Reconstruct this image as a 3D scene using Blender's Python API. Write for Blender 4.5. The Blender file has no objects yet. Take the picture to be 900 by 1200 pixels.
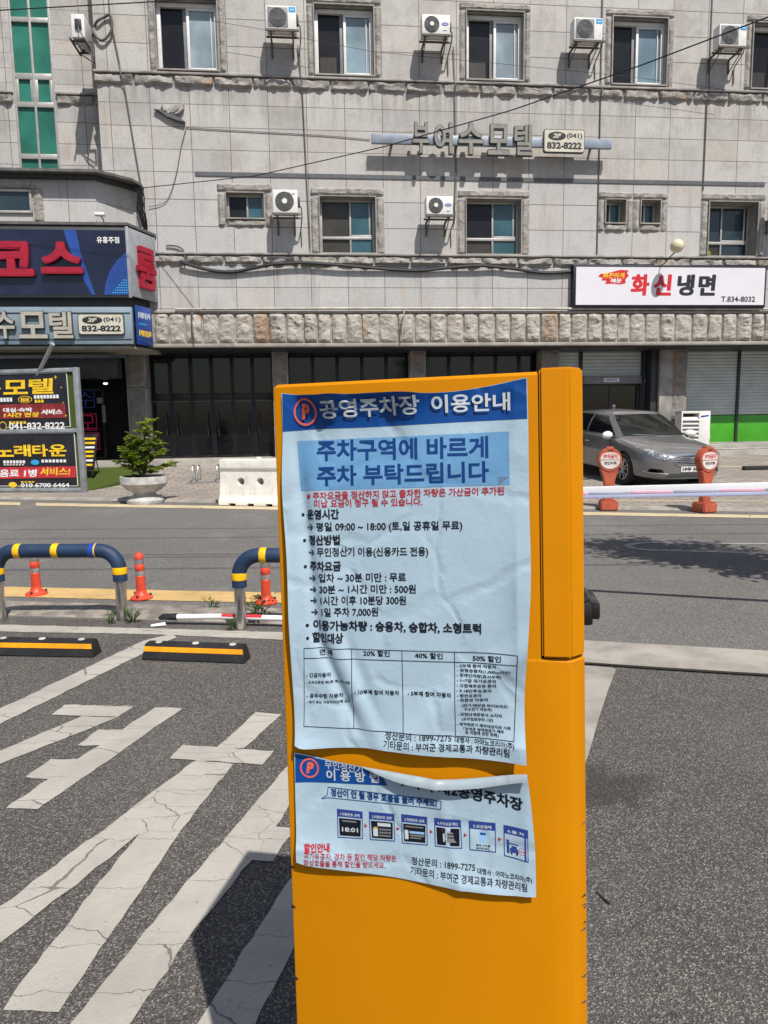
import bpy, bmesh, math, random
from math import sin, cos, pi, radians, atan2, sqrt, exp
from mathutils import Vector, Matrix, noise
SC = bpy.context.scene
COL = SC.collection
random.seed(7)

# ---------------------------------------------------------------- camera
cam_d = bpy.data.cameras.new('camera')
cam = bpy.data.objects.new('camera', cam_d)
COL.objects.link(cam)
cam_d.sensor_fit = 'VERTICAL'
cam_d.sensor_height = 36.0
cam_d.lens = 820 / 1200 * 36.0
cam_d.clip_start = 0.05
cam_d.clip_end = 2000
cam.matrix_world = Matrix.Translation((0, 0, 1.45)) @ Matrix.Rotation(pi / 2 - radians(7.3), 4, 'X') @ Matrix.Rotation(-0.0155, 4, 'Z')
SC.camera = cam
# ---------------------------------------------------------------- daylight
SUN_EL, SUN_AZ = radians(55.5), radians(25)      # azimuth from -Y towards +X
world = bpy.data.worlds.new('World')
SC.world = world
world.use_nodes = True
wn = world.node_tree
sky = wn.nodes.new('ShaderNodeTexSky')
sky.sky_type = 'NISHITA'
sky.sun_disc = False
sky.sun_elevation = SUN_EL
sky.sun_rotation = pi - SUN_AZ
sky.air_density = 1.0
sky.dust_density = 1.5
bg = wn.nodes['Background']
wn.links.new(sky.outputs[0], bg.inputs[0])
bg.inputs[1].default_value = 0.085
sun_d = bpy.data.lights.new('sun', 'SUN')
sun_d.energy = 4.6
sun_d.angle = radians(0.53)
sun_d.color = (1.0, 0.955, 0.89)
sun = bpy.data.objects.new('sun', sun_d)
COL.objects.link(sun)
sd = Vector((sin(SUN_AZ) * cos(SUN_EL), -cos(SUN_AZ) * cos(SUN_EL), sin(SUN_EL)))
sun.rotation_euler = sd.to_track_quat('Z', 'Y').to_euler()
sun.location = (10, -20, 40)
SC.view_settings.view_transform = 'Standard'
SC.view_settings.look = 'None'
SC.view_settings.gamma = 1.0
SC.view_settings.exposure = 0.30

# ---------------------------------------------------------------- materials
def lin(r, g, b):
    f = lambda c: (c / 255) / 12.92 if c <= 10 else ((c / 255 + .055) / 1.055) ** 2.4
    return (f(r), f(g), f(b))

class NT:
    """small wrapper to write node materials in a few lines"""
    def __init__(s, name):
        s.mat = bpy.data.materials.new(name)
        s.mat.use_nodes = True
        s.t = s.mat.node_tree
        s.p = s.t.nodes['Principled BSDF']
        s.tc = s.t.nodes.new('ShaderNodeTexCoord')
        s.obj = s.tc.outputs['Object']
        s.uv = s.tc.outputs['UV']
    def put(s, sock, v):
        if isinstance(v, bpy.types.NodeSocket):
            s.t.links.new(v, sock)
        elif isinstance(v, (tuple, list)) and len(v) == 3 and sock.type == 'RGBA':
            sock.default_value = (*v, 1)
        else:
            sock.default_value = v
    def map(s, vec, scale=(1, 1, 1), loc=(0, 0, 0)):
        n = s.t.nodes.new('ShaderNodeMapping')
        s.put(n.inputs[0], vec)
        n.inputs['Scale'].default_value = scale
        n.inputs['Location'].default_value = loc
        return n.outputs[0]
    def noise(s, scale, detail=3, vec=None, rough=.55, dist=0):
        n = s.t.nodes.new('ShaderNodeTexNoise')
        s.put(n.inputs['Vector'], vec or s.obj)
        n.inputs['Scale'].default_value = scale
        n.inputs['Detail'].default_value = detail
        n.inputs['Roughness'].default_value = rough
        n.inputs['Distortion'].default_value = dist
        return n.outputs['Fac']
    def vor(s, scale, vec=None, feature='F1', out='Distance', rnd=1.0):
        n = s.t.nodes.new('ShaderNodeTexVoronoi')
        n.feature = feature
        s.put(n.inputs['Vector'], vec or s.obj)
        n.inputs['Scale'].default_value = scale
        n.inputs['Randomness'].default_value = rnd
        return n.outputs[out]
    def white(s, vec):
        n = s.t.nodes.new('ShaderNodeTexWhiteNoise')
        s.put(n.inputs['Vector'], vec)
        return n.outputs['Value']
    def math(s, op, a, b=0.0, c=0.0, clamp=False):
        n = s.t.nodes.new('ShaderNodeMath')
        n.operation = op
        n.use_clamp = clamp
        s.put(n.inputs[0], a); s.put(n.inputs[1], b); s.put(n.inputs[2], c)
        return n.outputs[0]
    def vmath(s, op, a, b=(0, 0, 0)):
        n = s.t.nodes.new('ShaderNodeVectorMath')
        n.operation = op
        s.put(n.inputs[0], a); s.put(n.inputs[1], b)
        return n.outputs[0]
    def sep(s, v):
        n = s.t.nodes.new('ShaderNodeSeparateXYZ')
        s.put(n.inputs[0], v)
        return n.outputs
    def mix(s, f, a, b, mode='MIX'):
        n = s.t.nodes.new('ShaderNodeMix')
        n.data_type = 'RGBA'
        n.blend_type = mode
        s.put(n.inputs[0], f); s.put(n.inputs[6], a); s.put(n.inputs[7], b)
        return n.outputs[2]
    def mix_f(s, f, a, b):
        return s.math('ADD', s.math('MULTIPLY', f, b - a), a)
    def step(s, v, lo, hi):
        n = s.t.nodes.new('ShaderNodeMapRange')
        n.interpolation_type = 'SMOOTHSTEP'
        s.put(n.inputs[0], v); s.put(n.inputs[1], lo); s.put(n.inputs[2], hi)
        return n.outputs[0]
    def bump(s, h, strength=.3, dist=.01):
        n = s.t.nodes.new('ShaderNodeBump')
        n.inputs['Strength'].default_value = strength
        n.inputs['Distance'].default_value = dist
        s.put(n.inputs['Height'], h)
        s.t.links.new(n.outputs[0], s.p.inputs['Normal'])
    def end(s, color, rough=.6, metal=0.0, spec=.5):
        s.put(s.p.inputs['Base Color'], color)
        s.put(s.p.inputs['Roughness'], rough)
        s.put(s.p.inputs['Metallic'], metal)
        s.put(s.p.inputs['Specular IOR Level'], spec)
        return s.mat

def plain(name, c, rough=.6, metal=0.0, var=.12, scale=6, bump=0, bscale=60, spec=.5, grime=None, coat=0):
    """painted / moulded surface with uneven tone, roughness and a little dirt"""
    n = NT(name)
    f = n.noise(scale, 5)
    lo = tuple(max(0, x * (1 - var)) for x in c); hi = tuple(min(1, x * (1 + var)) for x in c)
    col = n.mix(n.step(f, .3, .7), lo, hi)
    if grime:
        g = n.step(n.noise(scale * 2.3, 8, rough=.7), .52, .74)
        col = n.mix(n.math('MULTIPLY', g, grime[1]), col, grime[0])
    if bump:
        n.bump(n.noise(bscale, 4), bump, .005)
    r = n.math('ADD', n.math('MULTIPLY', n.noise(scale * 3, 3), .16), rough - .08)
    n.p.inputs['Coat Weight'].default_value = coat
    n.p.inputs['Coat Roughness'].default_value = .08
    return n.end(col, r, metal, spec)

def granite_tiles():
    n = NT('granite_cladding')
    u = n.sep(n.uv)
    fl = n.vmath('FLOOR', n.uv)
    h = n.white(fl)
    h2 = n.white(n.vmath('ADD', fl, (17.3, 5.1, 0)))
    zz = n.sep(n.obj)[2]
    low = n.step(zz, 7.9, 6.6)
    col = n.mix(n.step(h, 0, 1), n.mix(low, (.365, .35, .332), (.395, .39, .382)), n.mix(low, (.44, .42, .396), (.445, .437, .425)))
    col = n.mix(n.math('MULTIPLY', n.step(h2, .7, 1), .35), col, (.47, .395, .32))           # a few tiles with an ochre cast
    sp = n.vor(90, out='Color')
    spk = n.sep(sp)[0]
    col = n.mix(n.math('MULTIPLY', n.step(spk, .6, 1), .30), col, (.62, .60, .57))
    col = n.mix(n.math('MULTIPLY', n.step(spk, .35, 0), .35), col, (.16, .155, .15))
    big = n.noise(1.1, 6, rough=.7)
    col = n.mix(n.math('MULTIPLY', n.step(big, .46, .64), n.mix_f(low, .55, .25)), col, (.265, .24, .225))
    streak = n.noise(1.0, 6, n.map(n.obj, (3.4, 3.4, .35)), rough=.7)
    col = n.mix(n.math('MULTIPLY', n.step(streak, .52, .70), .50), col, (.255, .235, .22))
    under = n.math('MULTIPLY', n.step(zz, 8.2, 9.4), n.step(zz, 9.7, 9.5))
    under = n.math('MAXIMUM', under, n.math('MULTIPLY', n.math('MULTIPLY', n.step(zz, 4.6, 5.35), n.step(zz, 5.6, 5.4)), .7))
    drip = n.noise(1.0, 6, n.map(n.obj, (5.2, 5.2, .5), (2, 0, 1)), rough=.72)
    col = n.mix(n.math('MULTIPLY', n.math('MULTIPLY', n.step(drip, .44, .62), under), .62), col, (.20, .185, .175))
    rust = n.noise(1.0, 5, n.map(n.obj, (2.2, 2.2, .55), (7, 0, 3)), rough=.7)
    col = n.mix(n.math('MULTIPLY', n.step(rust, .57, .74), .55), col, (.40, .285, .195))
    fx = n.math('FRACT', u[0]); fy = n.math('FRACT', u[1])
    jx = n.math('LESS_THAN', n.math('MINIMUM', fx, n.math('SUBTRACT', 1, fx)), .0088)
    jy = n.math('LESS_THAN', n.math('MINIMUM', fy, n.math('SUBTRACT', 1, fy)), .0150)
    j = n.math('MAXIMUM', jx, jy)
    col = n.mix(n.math('MULTIPLY', j, .92), col, (.10, .088, .08))
    n.bump(n.math('SUBTRACT', n.noise(45, 4), n.math('MULTIPLY', j, 1.6)), .35, .006)
    return n.end(col, .62, 0, .4)

def rock(name, base, dark):
    n = NT(name)
    f = n.noise(5, 9, rough=.7)
    g = n.noise(38, 5, rough=.7)
    col = n.mix(n.step(f, .35, .7), base, dark)
    col = n.mix(n.math('MULTIPLY', n.step(g, .45, .7), .5), col, tuple(x * .55 for x in base))
    col = n.mix(n.math('MULTIPLY', n.step(n.noise(1.2, 4, n.map(n.obj, (1.6, 1.6, .35))), .575, .70), .65), col, (.30, .17, .085))
    n.bump(n.math('ADD', n.noise(26, 8, rough=.75), n.math('MULTIPLY', n.noise(9, 3), 1.4)), .9, .03)
    return n.end(col, .85, 0, .25)

def asphalt(name, base, spk, scale=150, patch=.25, tint=(.13, .12, .11), contrast=.8, stain=()):
    n = NT(name)
    d = n.noise(14, 4)
    c = n.sep(n.vor(scale, out='Color'))
    col = n.mix(n.step(n.noise(.45, 6, rough=.65), .38, .66), base, tuple(x * (1 - patch) for x in base))
    col = n.mix(n.math('MULTIPLY', n.step(n.noise(3.1, 6, rough=.7), .5, .72), .35), col, tint)
    dust = n.step(n.noise(.9, 7, n.map(n.obj, (1, .55, 1), (5, 2, 0)), rough=.68), .50, .70)
    col = n.mix(n.math('MULTIPLY', dust, .38), col, tuple(x * 1.75 for x in base))
    col = n.mix(n.math('MULTIPLY', n.step(c[0], .62, 1), contrast), col, spk)
    col = n.mix(n.math('MULTIPLY', n.step(c[1], .45, 0), .75), col, tuple(x * .35 for x in base))
    fine = n.sep(n.vor(scale * 2.7, out='Color'))
    col = n.mix(n.math('MULTIPLY', n.step(fine[2], .7, 1), contrast * .6), col, spk)
    if stain:
        for sx, sy, r in stain:
            q = n.vmath('SUBTRACT', n.obj, (sx, sy, 0))
            qs = n.sep(q)
            dd = n.math('SQRT', n.math('ADD', n.math('POWER', n.math('MULTIPLY', qs[0], 1.0), 2), n.math('POWER', n.math('MULTIPLY', qs[1], 1.6), 2)))
            mk = n.math('ADD', n.math('DIVIDE', dd, r), n.math('MULTIPLY', n.noise(7, 6, rough=.7), 1.5))
            col = n.mix(n.math('MULTIPLY', n.step(mk, 1.45, 1.1), .6), col, tuple(x * .42 for x in base))
    oil = n.step(n.noise(1.3, 7, n.map(n.obj, (1, 1, 1), (3.7, 1.2, 0)), rough=.7), .66, .74)
    col = n.mix(n.math('MULTIPLY', oil, .5), col, tuple(x * .4 for x in base))
    crack = n.vor(.33, n.vmath('ADD', n.obj, n.vmath('MULTIPLY', n.t_noise(2.2), (.5, .5, 0))), 'DISTANCE_TO_EDGE')
    col = n.mix(n.math('MULTIPLY', n.math('LESS_THAN', crack, .0016), .3), col, tuple(x * .35 for x in base))
    n.bump(n.math('ADD', n.vor(scale, out='Distance'), d), .8, .006)
    return n.end(col, .88, 0, .3)
def _tn(s, scale):
    n = s.t.nodes.new('ShaderNodeTexNoise')
    s.put(n.inputs['Vector'], s.obj)
    n.inputs['Scale'].default_value = scale
    n.inputs['Detail'].default_value = 4
    return n.outputs['Color']
NT.t_noise = _tn

def road_paint(name, base, wear=.5, cell=2.4):
    n = NT(name)
    col = n.mix(n.step(n.noise(2.2, 6, rough=.65), .35, .7), base, tuple(x * .80 for x in base))
    col = n.mix(n.math('MULTIPLY', n.step(n.noise(60, 4, rough=.7), .5, .75), .35), col, tuple(x * .62 for x in base))
    w = n.vmath('ADD', n.obj, n.vmath('MULTIPLY', n.t_noise(9), (.09, .09, 0)))
    e = n.vor(cell, n.map(w, (.42, 2.1, 1)), 'DISTANCE_TO_EDGE')                # mostly crosswise shrinkage cracks
    ck = n.math('MULTIPLY', n.math('LESS_THAN', e, n.math('MULTIPLY', n.noise(5, 3), .010)), n.step(n.noise(1.9, 2), .30, .38))
    e2 = n.vor(cell * 2.1, n.map(w, (.8, 1.5, 1), (3, 1, 0)), 'DISTANCE_TO_EDGE')
    ck = n.math('MAXIMUM', ck, n.math('MULTIPLY', n.math('LESS_THAN', e2, n.math('MULTIPLY', n.noise(7, 3), .010)), n.step(n.noise(1.3, 2, n.map(n.obj, (1, 1, 1), (9, 4, 0))), .50, .56)))
    col = n.mix(n.math('MULTIPLY', ck, .8), col, (.11, .10, .09))
    chip = n.step(n.noise(46, 7, rough=.75), .70 - wear * .12, .74 - wear * .12)
    col = n.mix(n.math('MULTIPLY', chip, wear), col, (.10, .095, .09))
    n.bump(n.math('SUBTRACT', n.noise(70, 4), n.math('MULTIPLY', ck, 2)), .5, .004)
    return n.end(col, .75, 0, .3)

def pavers():
    n = NT('concrete_pavers')
    w = n.map(n.obj, (1, 1, 1))
    b = n.t.nodes.new('ShaderNodeTexBrick')
    n.put(b.inputs['Vector'], w)
    b.inputs['Scale'].default_value = 1.0
    b.inputs['Brick Width'].default_value = .36
    b.inputs['Row Height'].default_value = .18
    b.inputs['Mortar Size'].default_value = .012
    b.inputs['Color1'].default_value = (.33, .285, .24, 1)
    b.inputs['Color2'].default_value = (.245, .215, .19, 1)
    b.inputs['Mortar'].default_value = (.10, .09, .08, 1)
    col = n.mix(n.math('MULTIPLY', n.step(n.noise(.8, 6, rough=.65), .42, .68), .5), b.outputs[0], (.19, .175, .16))
    n.bump(n.math('ADD', n.noise(60, 4), n.math('MULTIPLY', b.outputs[1], -1.2)), .5, .006)
    return n.end(col, .85, 0, .3)

def slats(name, c, pitch, dirt):
    """ribbed roller shutter: the ribs are in the mesh, this adds tone and dust"""
    return plain(name, c, .5, .0, .08, 1.6, grime=(dirt, .35))

def glass_dark(name, c, rough=.05, spec=.5):
    n = NT(name)
    col = n.mix(n.step(n.noise(1.1, 3), .35, .7), tuple(x * .6 for x in c), c)
    return n.end(col, n.math('ADD', n.math('MULTIPLY', n.noise(3, 4), .06), rough), 0, spec)

def emit(name, c, strength):
    n = NT(name)
    n.put(n.p.inputs['Emission Color'], c)
    n.p.inputs['Emission Strength'].default_value = strength
    return n.end(tuple(x * .3 for x in c), .4)

def yellow_steel():
    n = NT('yellow_painted_steel')
    c = (.56, .207, .0004)
    col = n.mix(n.step(n.noise(3, 5), .3, .7), tuple(x * .94 for x in c), c)
    scuff = n.step(n.noise(9, 9, n.map(n.obj, (1, 1, .55), (2.2, .3, 1.1)), rough=.72), .635, .70)
    col = n.mix(n.math('MULTIPLY', scuff, .42), col, (.30, .13, .02))
    run = n.step(n.noise(1.0, 7, n.map(n.obj, (26, 26, 2.2)), rough=.7), .58, .78)
    col = n.mix(n.math('MULTIPLY', run, .20), col, (.36, .15, .012))
    scr = n.math('LESS_THAN', n.vor(7, n.map(n.obj, (1.2, 1, 3.4), (.3, 0, .2)), 'DISTANCE_TO_EDGE'), n.math('MULTIPLY', n.step(n.noise(5, 3), .60, .70), .006))
    col = n.mix(n.math('MULTIPLY', scr, .5), col, (.34, .16, .03))
    dust = n.step(n.noise(180, 3), .68, .78)
    col = n.mix(n.math('MULTIPLY', dust, .22), col, (.35, .17, .03))
    n.bump(n.noise(240, 2), .06, .001)
    return n.end(col, n.math('ADD', n.math('MULTIPLY', n.noise(12, 5), .2), .45), 0, .12)

def foliage(name, a, b):
    n = NT(name)
    i = n.t.nodes.new('ShaderNodeObjectInfo')
    col = n.mix(n.white(n.vmath('FLOOR', n.map(n.obj, (30, 30, 30)))), a, b)
    n.p.inputs['Subsurface Weight'].default_value = 0
    tr = n.t.nodes.new('ShaderNodeBsdfTranslucent')
    n.put(tr.inputs[0], n.mix(.5, col, (.16, .26, .02)))
    n.end(col, .55, 0, .3)
    ms = n.t.nodes.new('ShaderNodeMixShader')
    ms.inputs[0].default_value = .38
    out = n.t.nodes['Material Output']
    n.t.links.new(n.p.outputs[0], ms.inputs[1]); n.t.links.new(tr.outputs[0], ms.inputs[2]); n.t.links.new(ms.outputs[0], out.inputs[0])
    return n.mat

def car_paint():
    n = NT('grey_metallic_paint')
    f = n.noise(2500, 2)
    col = n.mix(f, (.145, .145, .148), (.24, .24, .244))
    dust = n.noise(5, 6)
    col = n.mix(n.math('MULTIPLY', n.step(dust, .45, .75), .15), col, (.22, .20, .18))
    n.p.inputs['Coat Weight'].default_value = .8
    n.p.inputs['Coat Roughness'].default_value = .06
    return n.end(col, .30, .5, .5)

def car_screen():
    """clear tinted windscreen: mostly see-through, with a mirror film"""
    n = NT('clear_windscreen')
    n.p.inputs['Transmission Weight'].default_value = .0
    tr = n.t.nodes.new('ShaderNodeBsdfTransparent')
    tr.inputs[0].default_value = (.62, .68, .63, 1)
    ms = n.t.nodes.new('ShaderNodeMixShader')
    ms.inputs[0].default_value = .30
    n.end((.05, .052, .048), .02, 0, .9)
    n.t.links.new(tr.outputs[0], ms.inputs[1]); n.t.links.new(n.p.outputs[0], ms.inputs[2])
    n.t.links.new(ms.outputs[0], n.t.nodes['Material Output'].inputs[0])
    return n.mat
M = dict(
    granite=granite_tiles(), ledge=rock('rough_ledge_stone', (.40, .375, .345), (.25, .23, .21)),
    split=rock('split_face_stone', (.475, .44, .395), (.32, .295, .26)),
    stripe=plain('dark_blue_grey', (.085, .088, .095), .5, var=.15), pillar=rock('pillar_stone', (.27, .245, .225), (.17, .155, .145)),
    pillarflat=plain('pillar_smooth_stone', (.27, .25, .235), .7, var=.3, scale=2.5, bump=.2),
    concrete=plain('concrete', (.29, .265, .23), .85, var=.22, scale=3, bump=.35, bscale=45, grime=((.15, .135, .12), .5)),
    slab=plain('step_stone', (.30, .28, .25), .8, var=.2, scale=2, bump=.2, grime=((.13, .12, .11), .4)),
    pvc=plain('white_pvc', (.66, .655, .64), .4, var=.06, grime=((.35, .33, .30), .4)), alu=plain('aluminium_frame', (.40, .385, .36), .42, .4, .1),
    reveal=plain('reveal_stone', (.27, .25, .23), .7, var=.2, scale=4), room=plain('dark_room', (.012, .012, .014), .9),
    gblack=glass_dark('open_window_dark', (.020, .021, .024), .12, .25), gblue=glass_dark('frosted_blue_pane', (.24, .33, .385), .22, .5),
    gteal=glass_dark('teal_pane', (.045, .12, .145), .1, .5), gbrown=glass_dark('brown_screen_pane', (.062, .056, .05), .3, .3),
    gdoor=glass_dark('black_door_glass', (.008, .009, .012), .03, .4), gdark=glass_dark('dark_clear_pane', (.03, .05, .062), .05, .5),
    green=glass_dark('green_film_pane', (.028, .185, .135), .35, .3),
    gblue2=glass_dark('pale_blue_pane', (.285, .36, .40), .2, .5), gblue3=glass_dark('deeper_blue_pane', (.19, .285, .345), .2, .5), curtain=plain('pale_curtain', (.42, .5, .54), .9), blackmetal=plain('black_door_frame', (.009, .009, .011), .4, .2, .1),
    acwhite=plain('ac_casing', (.66, .65, .62), .5, var=.08, grime=((.34, .30, .25), .45)), acgrille=plain('ac_grille', (.055, .055, .06), .6),
    acgrey=plain('ac_fan_grey', (.19, .19, .195), .6), rustiron=plain('weathered_iron', (.11, .098, .09), .7, .2, .3, 12, grime=((.16, .075, .035), .7)),
    aclabel=plain('blue_label', lin(52, 150, 205), .4, var=.03), logoblue=plain('logo_blue', lin(28, 62, 150), .4, var=.03), logored=plain('logo_red', lin(196, 30, 70), .4, var=.03),
    bar=plain('grey_blue_bar', (.235, .27, .325), .5, .3, .15, 3, grime=((.14, .12, .10), .5)), creamletter=plain('aged_cream_letter', (.37, .35, .29), .5, var=.12, scale=5, grime=((.22, .2, .16), .45)), cream=plain('cream_acrylic', (.52, .49, .40), .45, var=.08, scale=4, grime=((.3, .26, .2), .35)),
    letteredge=plain('letter_edge', (.045, .05, .05), .5), lettergrey=plain('weathered_letter', (.20, .195, .17), .55, var=.15, scale=5, grime=((.2, .19, .16), .5)), inkdark=plain('black_lettering', (.012, .013, .018), .5, var=.1),
    signwhite=plain('white_sign_face', (.64, .62, .66), .4, var=.025, scale=1.5), signred=plain('sign_red', lin(192, 28, 40), .45, var=.06),
    signframe=plain('sign_black_frame', (.010, .011, .022), .5, .3), navy=plain('navy_sign_face', (.012, .016, .04), .22, var=.3, scale=1.2), royal=plain('royal_blue_print', (.018, .06, .26), .25, var=.2, scale=1.5),
    redletter=plain('red_channel_letter', (.32, .008, .026), .35, var=.12, scale=5), greychamfer=plain('grey_sign_panel', (.27, .28, .30), .5, var=.1), skyfascia=plain('light_blue_fascia', (.175, .235, .285), .5, var=.12, scale=1.6, grime=((.2, .24, .28), .4)),
    trimwhite=plain('white_print', (.72, .72, .72), .5, var=.04), porchroof=plain('porch_roof_edge', (.10, .095, .09), .7, var=.25),
    galv=plain('galvanised_frame', (.34, .36, .38), .42, .5, .2, 5), turf=None, banner=plain('black_banner', (.014, .014, .020), .4, var=.3, scale=2),
    gold=plain('gold_print', lin(226, 186, 40), .45, var=.18, scale=8), bannerred=plain('banner_red', (.20, .020, .022), .45, var=.35, scale=4), bright=plain('banner_bright_red', (.46, .025, .035), .45, var=.2, scale=4),
    rubber=plain('black_rubber', (.012, .012, .013), .6, var=.25, bump=.2, grime=((.05, .047, .042), .4)), railblue=plain('navy_foam_sleeve', (.008, .028, .072), .62, var=.2, scale=9, bump=.15, bscale=90, grime=((.035, .05, .075), .4)),
    railyellow=plain('reflective_yellow', lin(232, 178, 10), .4, var=.12, scale=14), steel=plain('stainless_steel', (.55, .53, .50), .2, .95, .1, 14, grime=((.30, .24, .18), .25)),
    cone=plain('orange_post_plastic', (.60, .058, .024), .45, var=.12, scale=12, grime=((.35, .07, .04), .4)), conegrey=plain('worn_reflector', (.20, .19, .185), .5, var=.4, scale=25),
    warn=plain('orange_sign_plastic', (.40, .085, .042), .5, var=.15, scale=7, grime=((.28, .07, .04), .4)), warnface=plain('sign_face_white', (.62, .56, .53), .5, var=.1, scale=9),
    stopyellow=plain('stopper_yellow', lin(232, 152, 6), .5, var=.15, scale=12, grime=((.25, .13, .02), .5)), bolt=plain('pale_bolt_cap', (.45, .43, .38), .5, var=.2),
    barrier=plain('white_barrier_plastic', (.66, .64, .58), .5, var=.08, scale=3, grime=((.30, .27, .22), .5)), pot=plain('granite_pot', (.40, .39, .37), .8, var=.2, scale=8, bump=.3, grime=((.2, .19, .17), .5)), soil=plain('soil', (.05, .035, .022), .95, var=.4, scale=20, bump=.6),
    bark=plain('bark', (.12, .085, .06), .9, var=.35, scale=14, bump=.6), leaf=foliage('conifer_needles', (.12, .20, .02), (.36, .43, .06)), weed=foliage('weed_leaf', (.045, .095, .015), (.10, .16, .03)), treeleaf=foliage('tree_leaf', (.04, .08, .015), (.07, .12, .025)),
    arm=plain('white_boom', (.72, .72, .74), .4, var=.05, scale=4), armpink=plain('faded_red_reflector', lin(228, 176, 196), .4, var=.1, scale=10), armgrey=plain('grey_reflector', lin(176, 178, 198), .4, var=.08, scale=10), armblue=plain('boom_lower_edge', lin(182, 186, 214), .45, var=.06),
    rodred=plain('rod_red', lin(190, 40, 50), .45, var=.15), yellow=yellow_steel(), seam=plain('dark_gap', (.012, .009, .006), .8), blackplastic=plain('black_gloss_plastic', (.010, .010, .011), .22, var=.1),
    paper=plain('laminated_paper', (.345, .455, .535), .36, var=.025, scale=8, spec=.3), paperback=plain('paper_back', (.35, .41, .44), .5, var=.03), phead=plain('poster_header_blue', (.003, .055, .24), .36, var=.05, spec=.3), pbox=plain('poster_box_blue', (.125, .285, .48), .34, var=.03), pfold=plain('poster_fold_grey', (.11, .17, .26), .5, var=.03),
    pnavy=plain('poster_ink_navy', (.004, .040, .17), .5, var=.04, spec=.2), pred=plain('poster_ink_red', (.38, .018, .032), .45, var=.04), pblack=plain('poster_ink_black', (.007, .009, .014), .5, var=.04, spec=.2), pwhite=plain('poster_ink_white', (.50, .54, .56), .4, var=.04), pcoral=plain('poster_ink_coral', (.66, .105, .075), .4, var=.04), pstep=plain('poster_step_navy', (.018, .045, .22), .4, var=.05), pcard=plain('poster_card', (.24, .46, .66), .4, var=.1),
    cable=plain('black_cable', (.008, .009, .013), .5), greycable=plain('grey_cable', (.09, .085, .08), .6), pipe=plain('painted_pipe', (.33, .31, .27), .55, .1, .25, 3, grime=((.2, .12, .07), .5)),
    shutter=slats('shutter_grey', (.42, .46, .455), .1, (.25, .24, .21)), shuttergreen=plain('shutter_green', (.050, .30, .012), .45, var=.12, scale=1.5, grime=((.05, .2, .02), .4)), kerbstone=plain('weathered_kerb', (.215, .19, .16), .9, var=.4, scale=7, bump=.5, bscale=50, grime=((.085, .075, .065), .75)), dark=plain('dark_metal', (.035, .037, .04), .5, .3),
    globe=plain('cream_globe', (.62, .55, .36), .35, var=.06), carpaint=car_paint(), chrome=plain('chrome', (.72, .72, .72), .12, 1.0, .03), carglass=car_screen(), carside=glass_dark('tinted_side_glass', (.008, .008, .014), .03, .6), carblack=plain('car_black_trim', (.010, .010, .011), .45), lampglass=None, plate=plain('number_plate_white', (.60, .62, .58), .45, var=.04), alloy=plain('alloy_wheel', (.42, .415, .41), .3, .8, .1), tyre=plain('tyre', (.014, .014, .014), .8, var=.2),
    lampblue=emit('blue_neon', (.015, .04, .22), .22), lampred=emit('red_neon', (.36, .012, .05), .28), spot=emit('small_porch_lamp', (.7, .9, 1.0), 1.6),
    asphalt_road=asphalt('road_asphalt', (.145, .137, .128), (.28, .268, .25), 120, .18, (.15, .14, .125), .55), asphalt_lot=asphalt('lot_asphalt', (.076, .071, .068), (.38, .345, .30), 215, .30, (.125, .115, .10), .66, ((.80, 2.62, .42), (.62, 2.95, .18))), paver=pavers(),
    paintwhite=road_paint('white_road_paint', (.40, .374, .33), .58), paintyellow=road_paint('yellow_road_paint', (.56, .375, .155), .45, 1.5), paintpale=road_paint('pale_yellow_paint', (.55, .455, .285), .4, 1.5), paintfaint=road_paint('worn_white_paint', (.30, .29, .275), .6),
)
def turf_mat():
    n = NT('artificial_turf')
    col = n.mix(n.noise(180, 3), (.035, .060, .008), (.085, .115, .022))
    n.bump(n.noise(260, 2), .8, .01)
    return n.end(col, .9, 0, .2)
M['turf'] = turf_mat()
def paper_mat(name, base, crease=.5):
    n = NT(name)
    col = n.mix(n.step(n.noise(9, 5), .3, .7), tuple(x * .96 for x in base), base)
    speck = n.step(n.noise(420, 2), .74, .80)
    col = n.mix(n.math('MULTIPLY', speck, .18), col, tuple(x * .5 for x in base))
    w = n.vmath('ADD', n.obj, n.vmath('MULTIPLY', n.t_noise(14), (.05, .05, .05)))
    cr = n.vor(11, n.map(w, (1, .2, .8)), 'DISTANCE_TO_EDGE')
    h = n.math('ADD', n.math('MULTIPLY', n.step(cr, 0, .10), .5), n.math('MULTIPLY', n.noise(28, 4), .7))
    n.bump(h, crease, .006)
    return n.end(col, n.math('ADD', n.math('MULTIPLY', n.noise(20, 4), .16), .26), 0, .35)
M['paper'] = paper_mat('laminated_paper', (.345, .455, .535), .34)
M['phead'] = paper_mat('poster_header_blue', (.003, .055, .24), .34)
M['pbox'] = paper_mat('poster_box_blue', (.125, .285, .48), .34)
M['paperback'] = paper_mat('paper_back', (.28, .335, .365), .3)
def lamp_mat():
    n = NT('headlight_glass')
    f = n.noise(22, 2, dist=1.2)
    return n.end(n.mix(n.step(f, .42, .6), (.62, .66, .70), (.10, .12, .14)), .06, .55, .8)
M['lampglass'] = lamp_mat()

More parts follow.
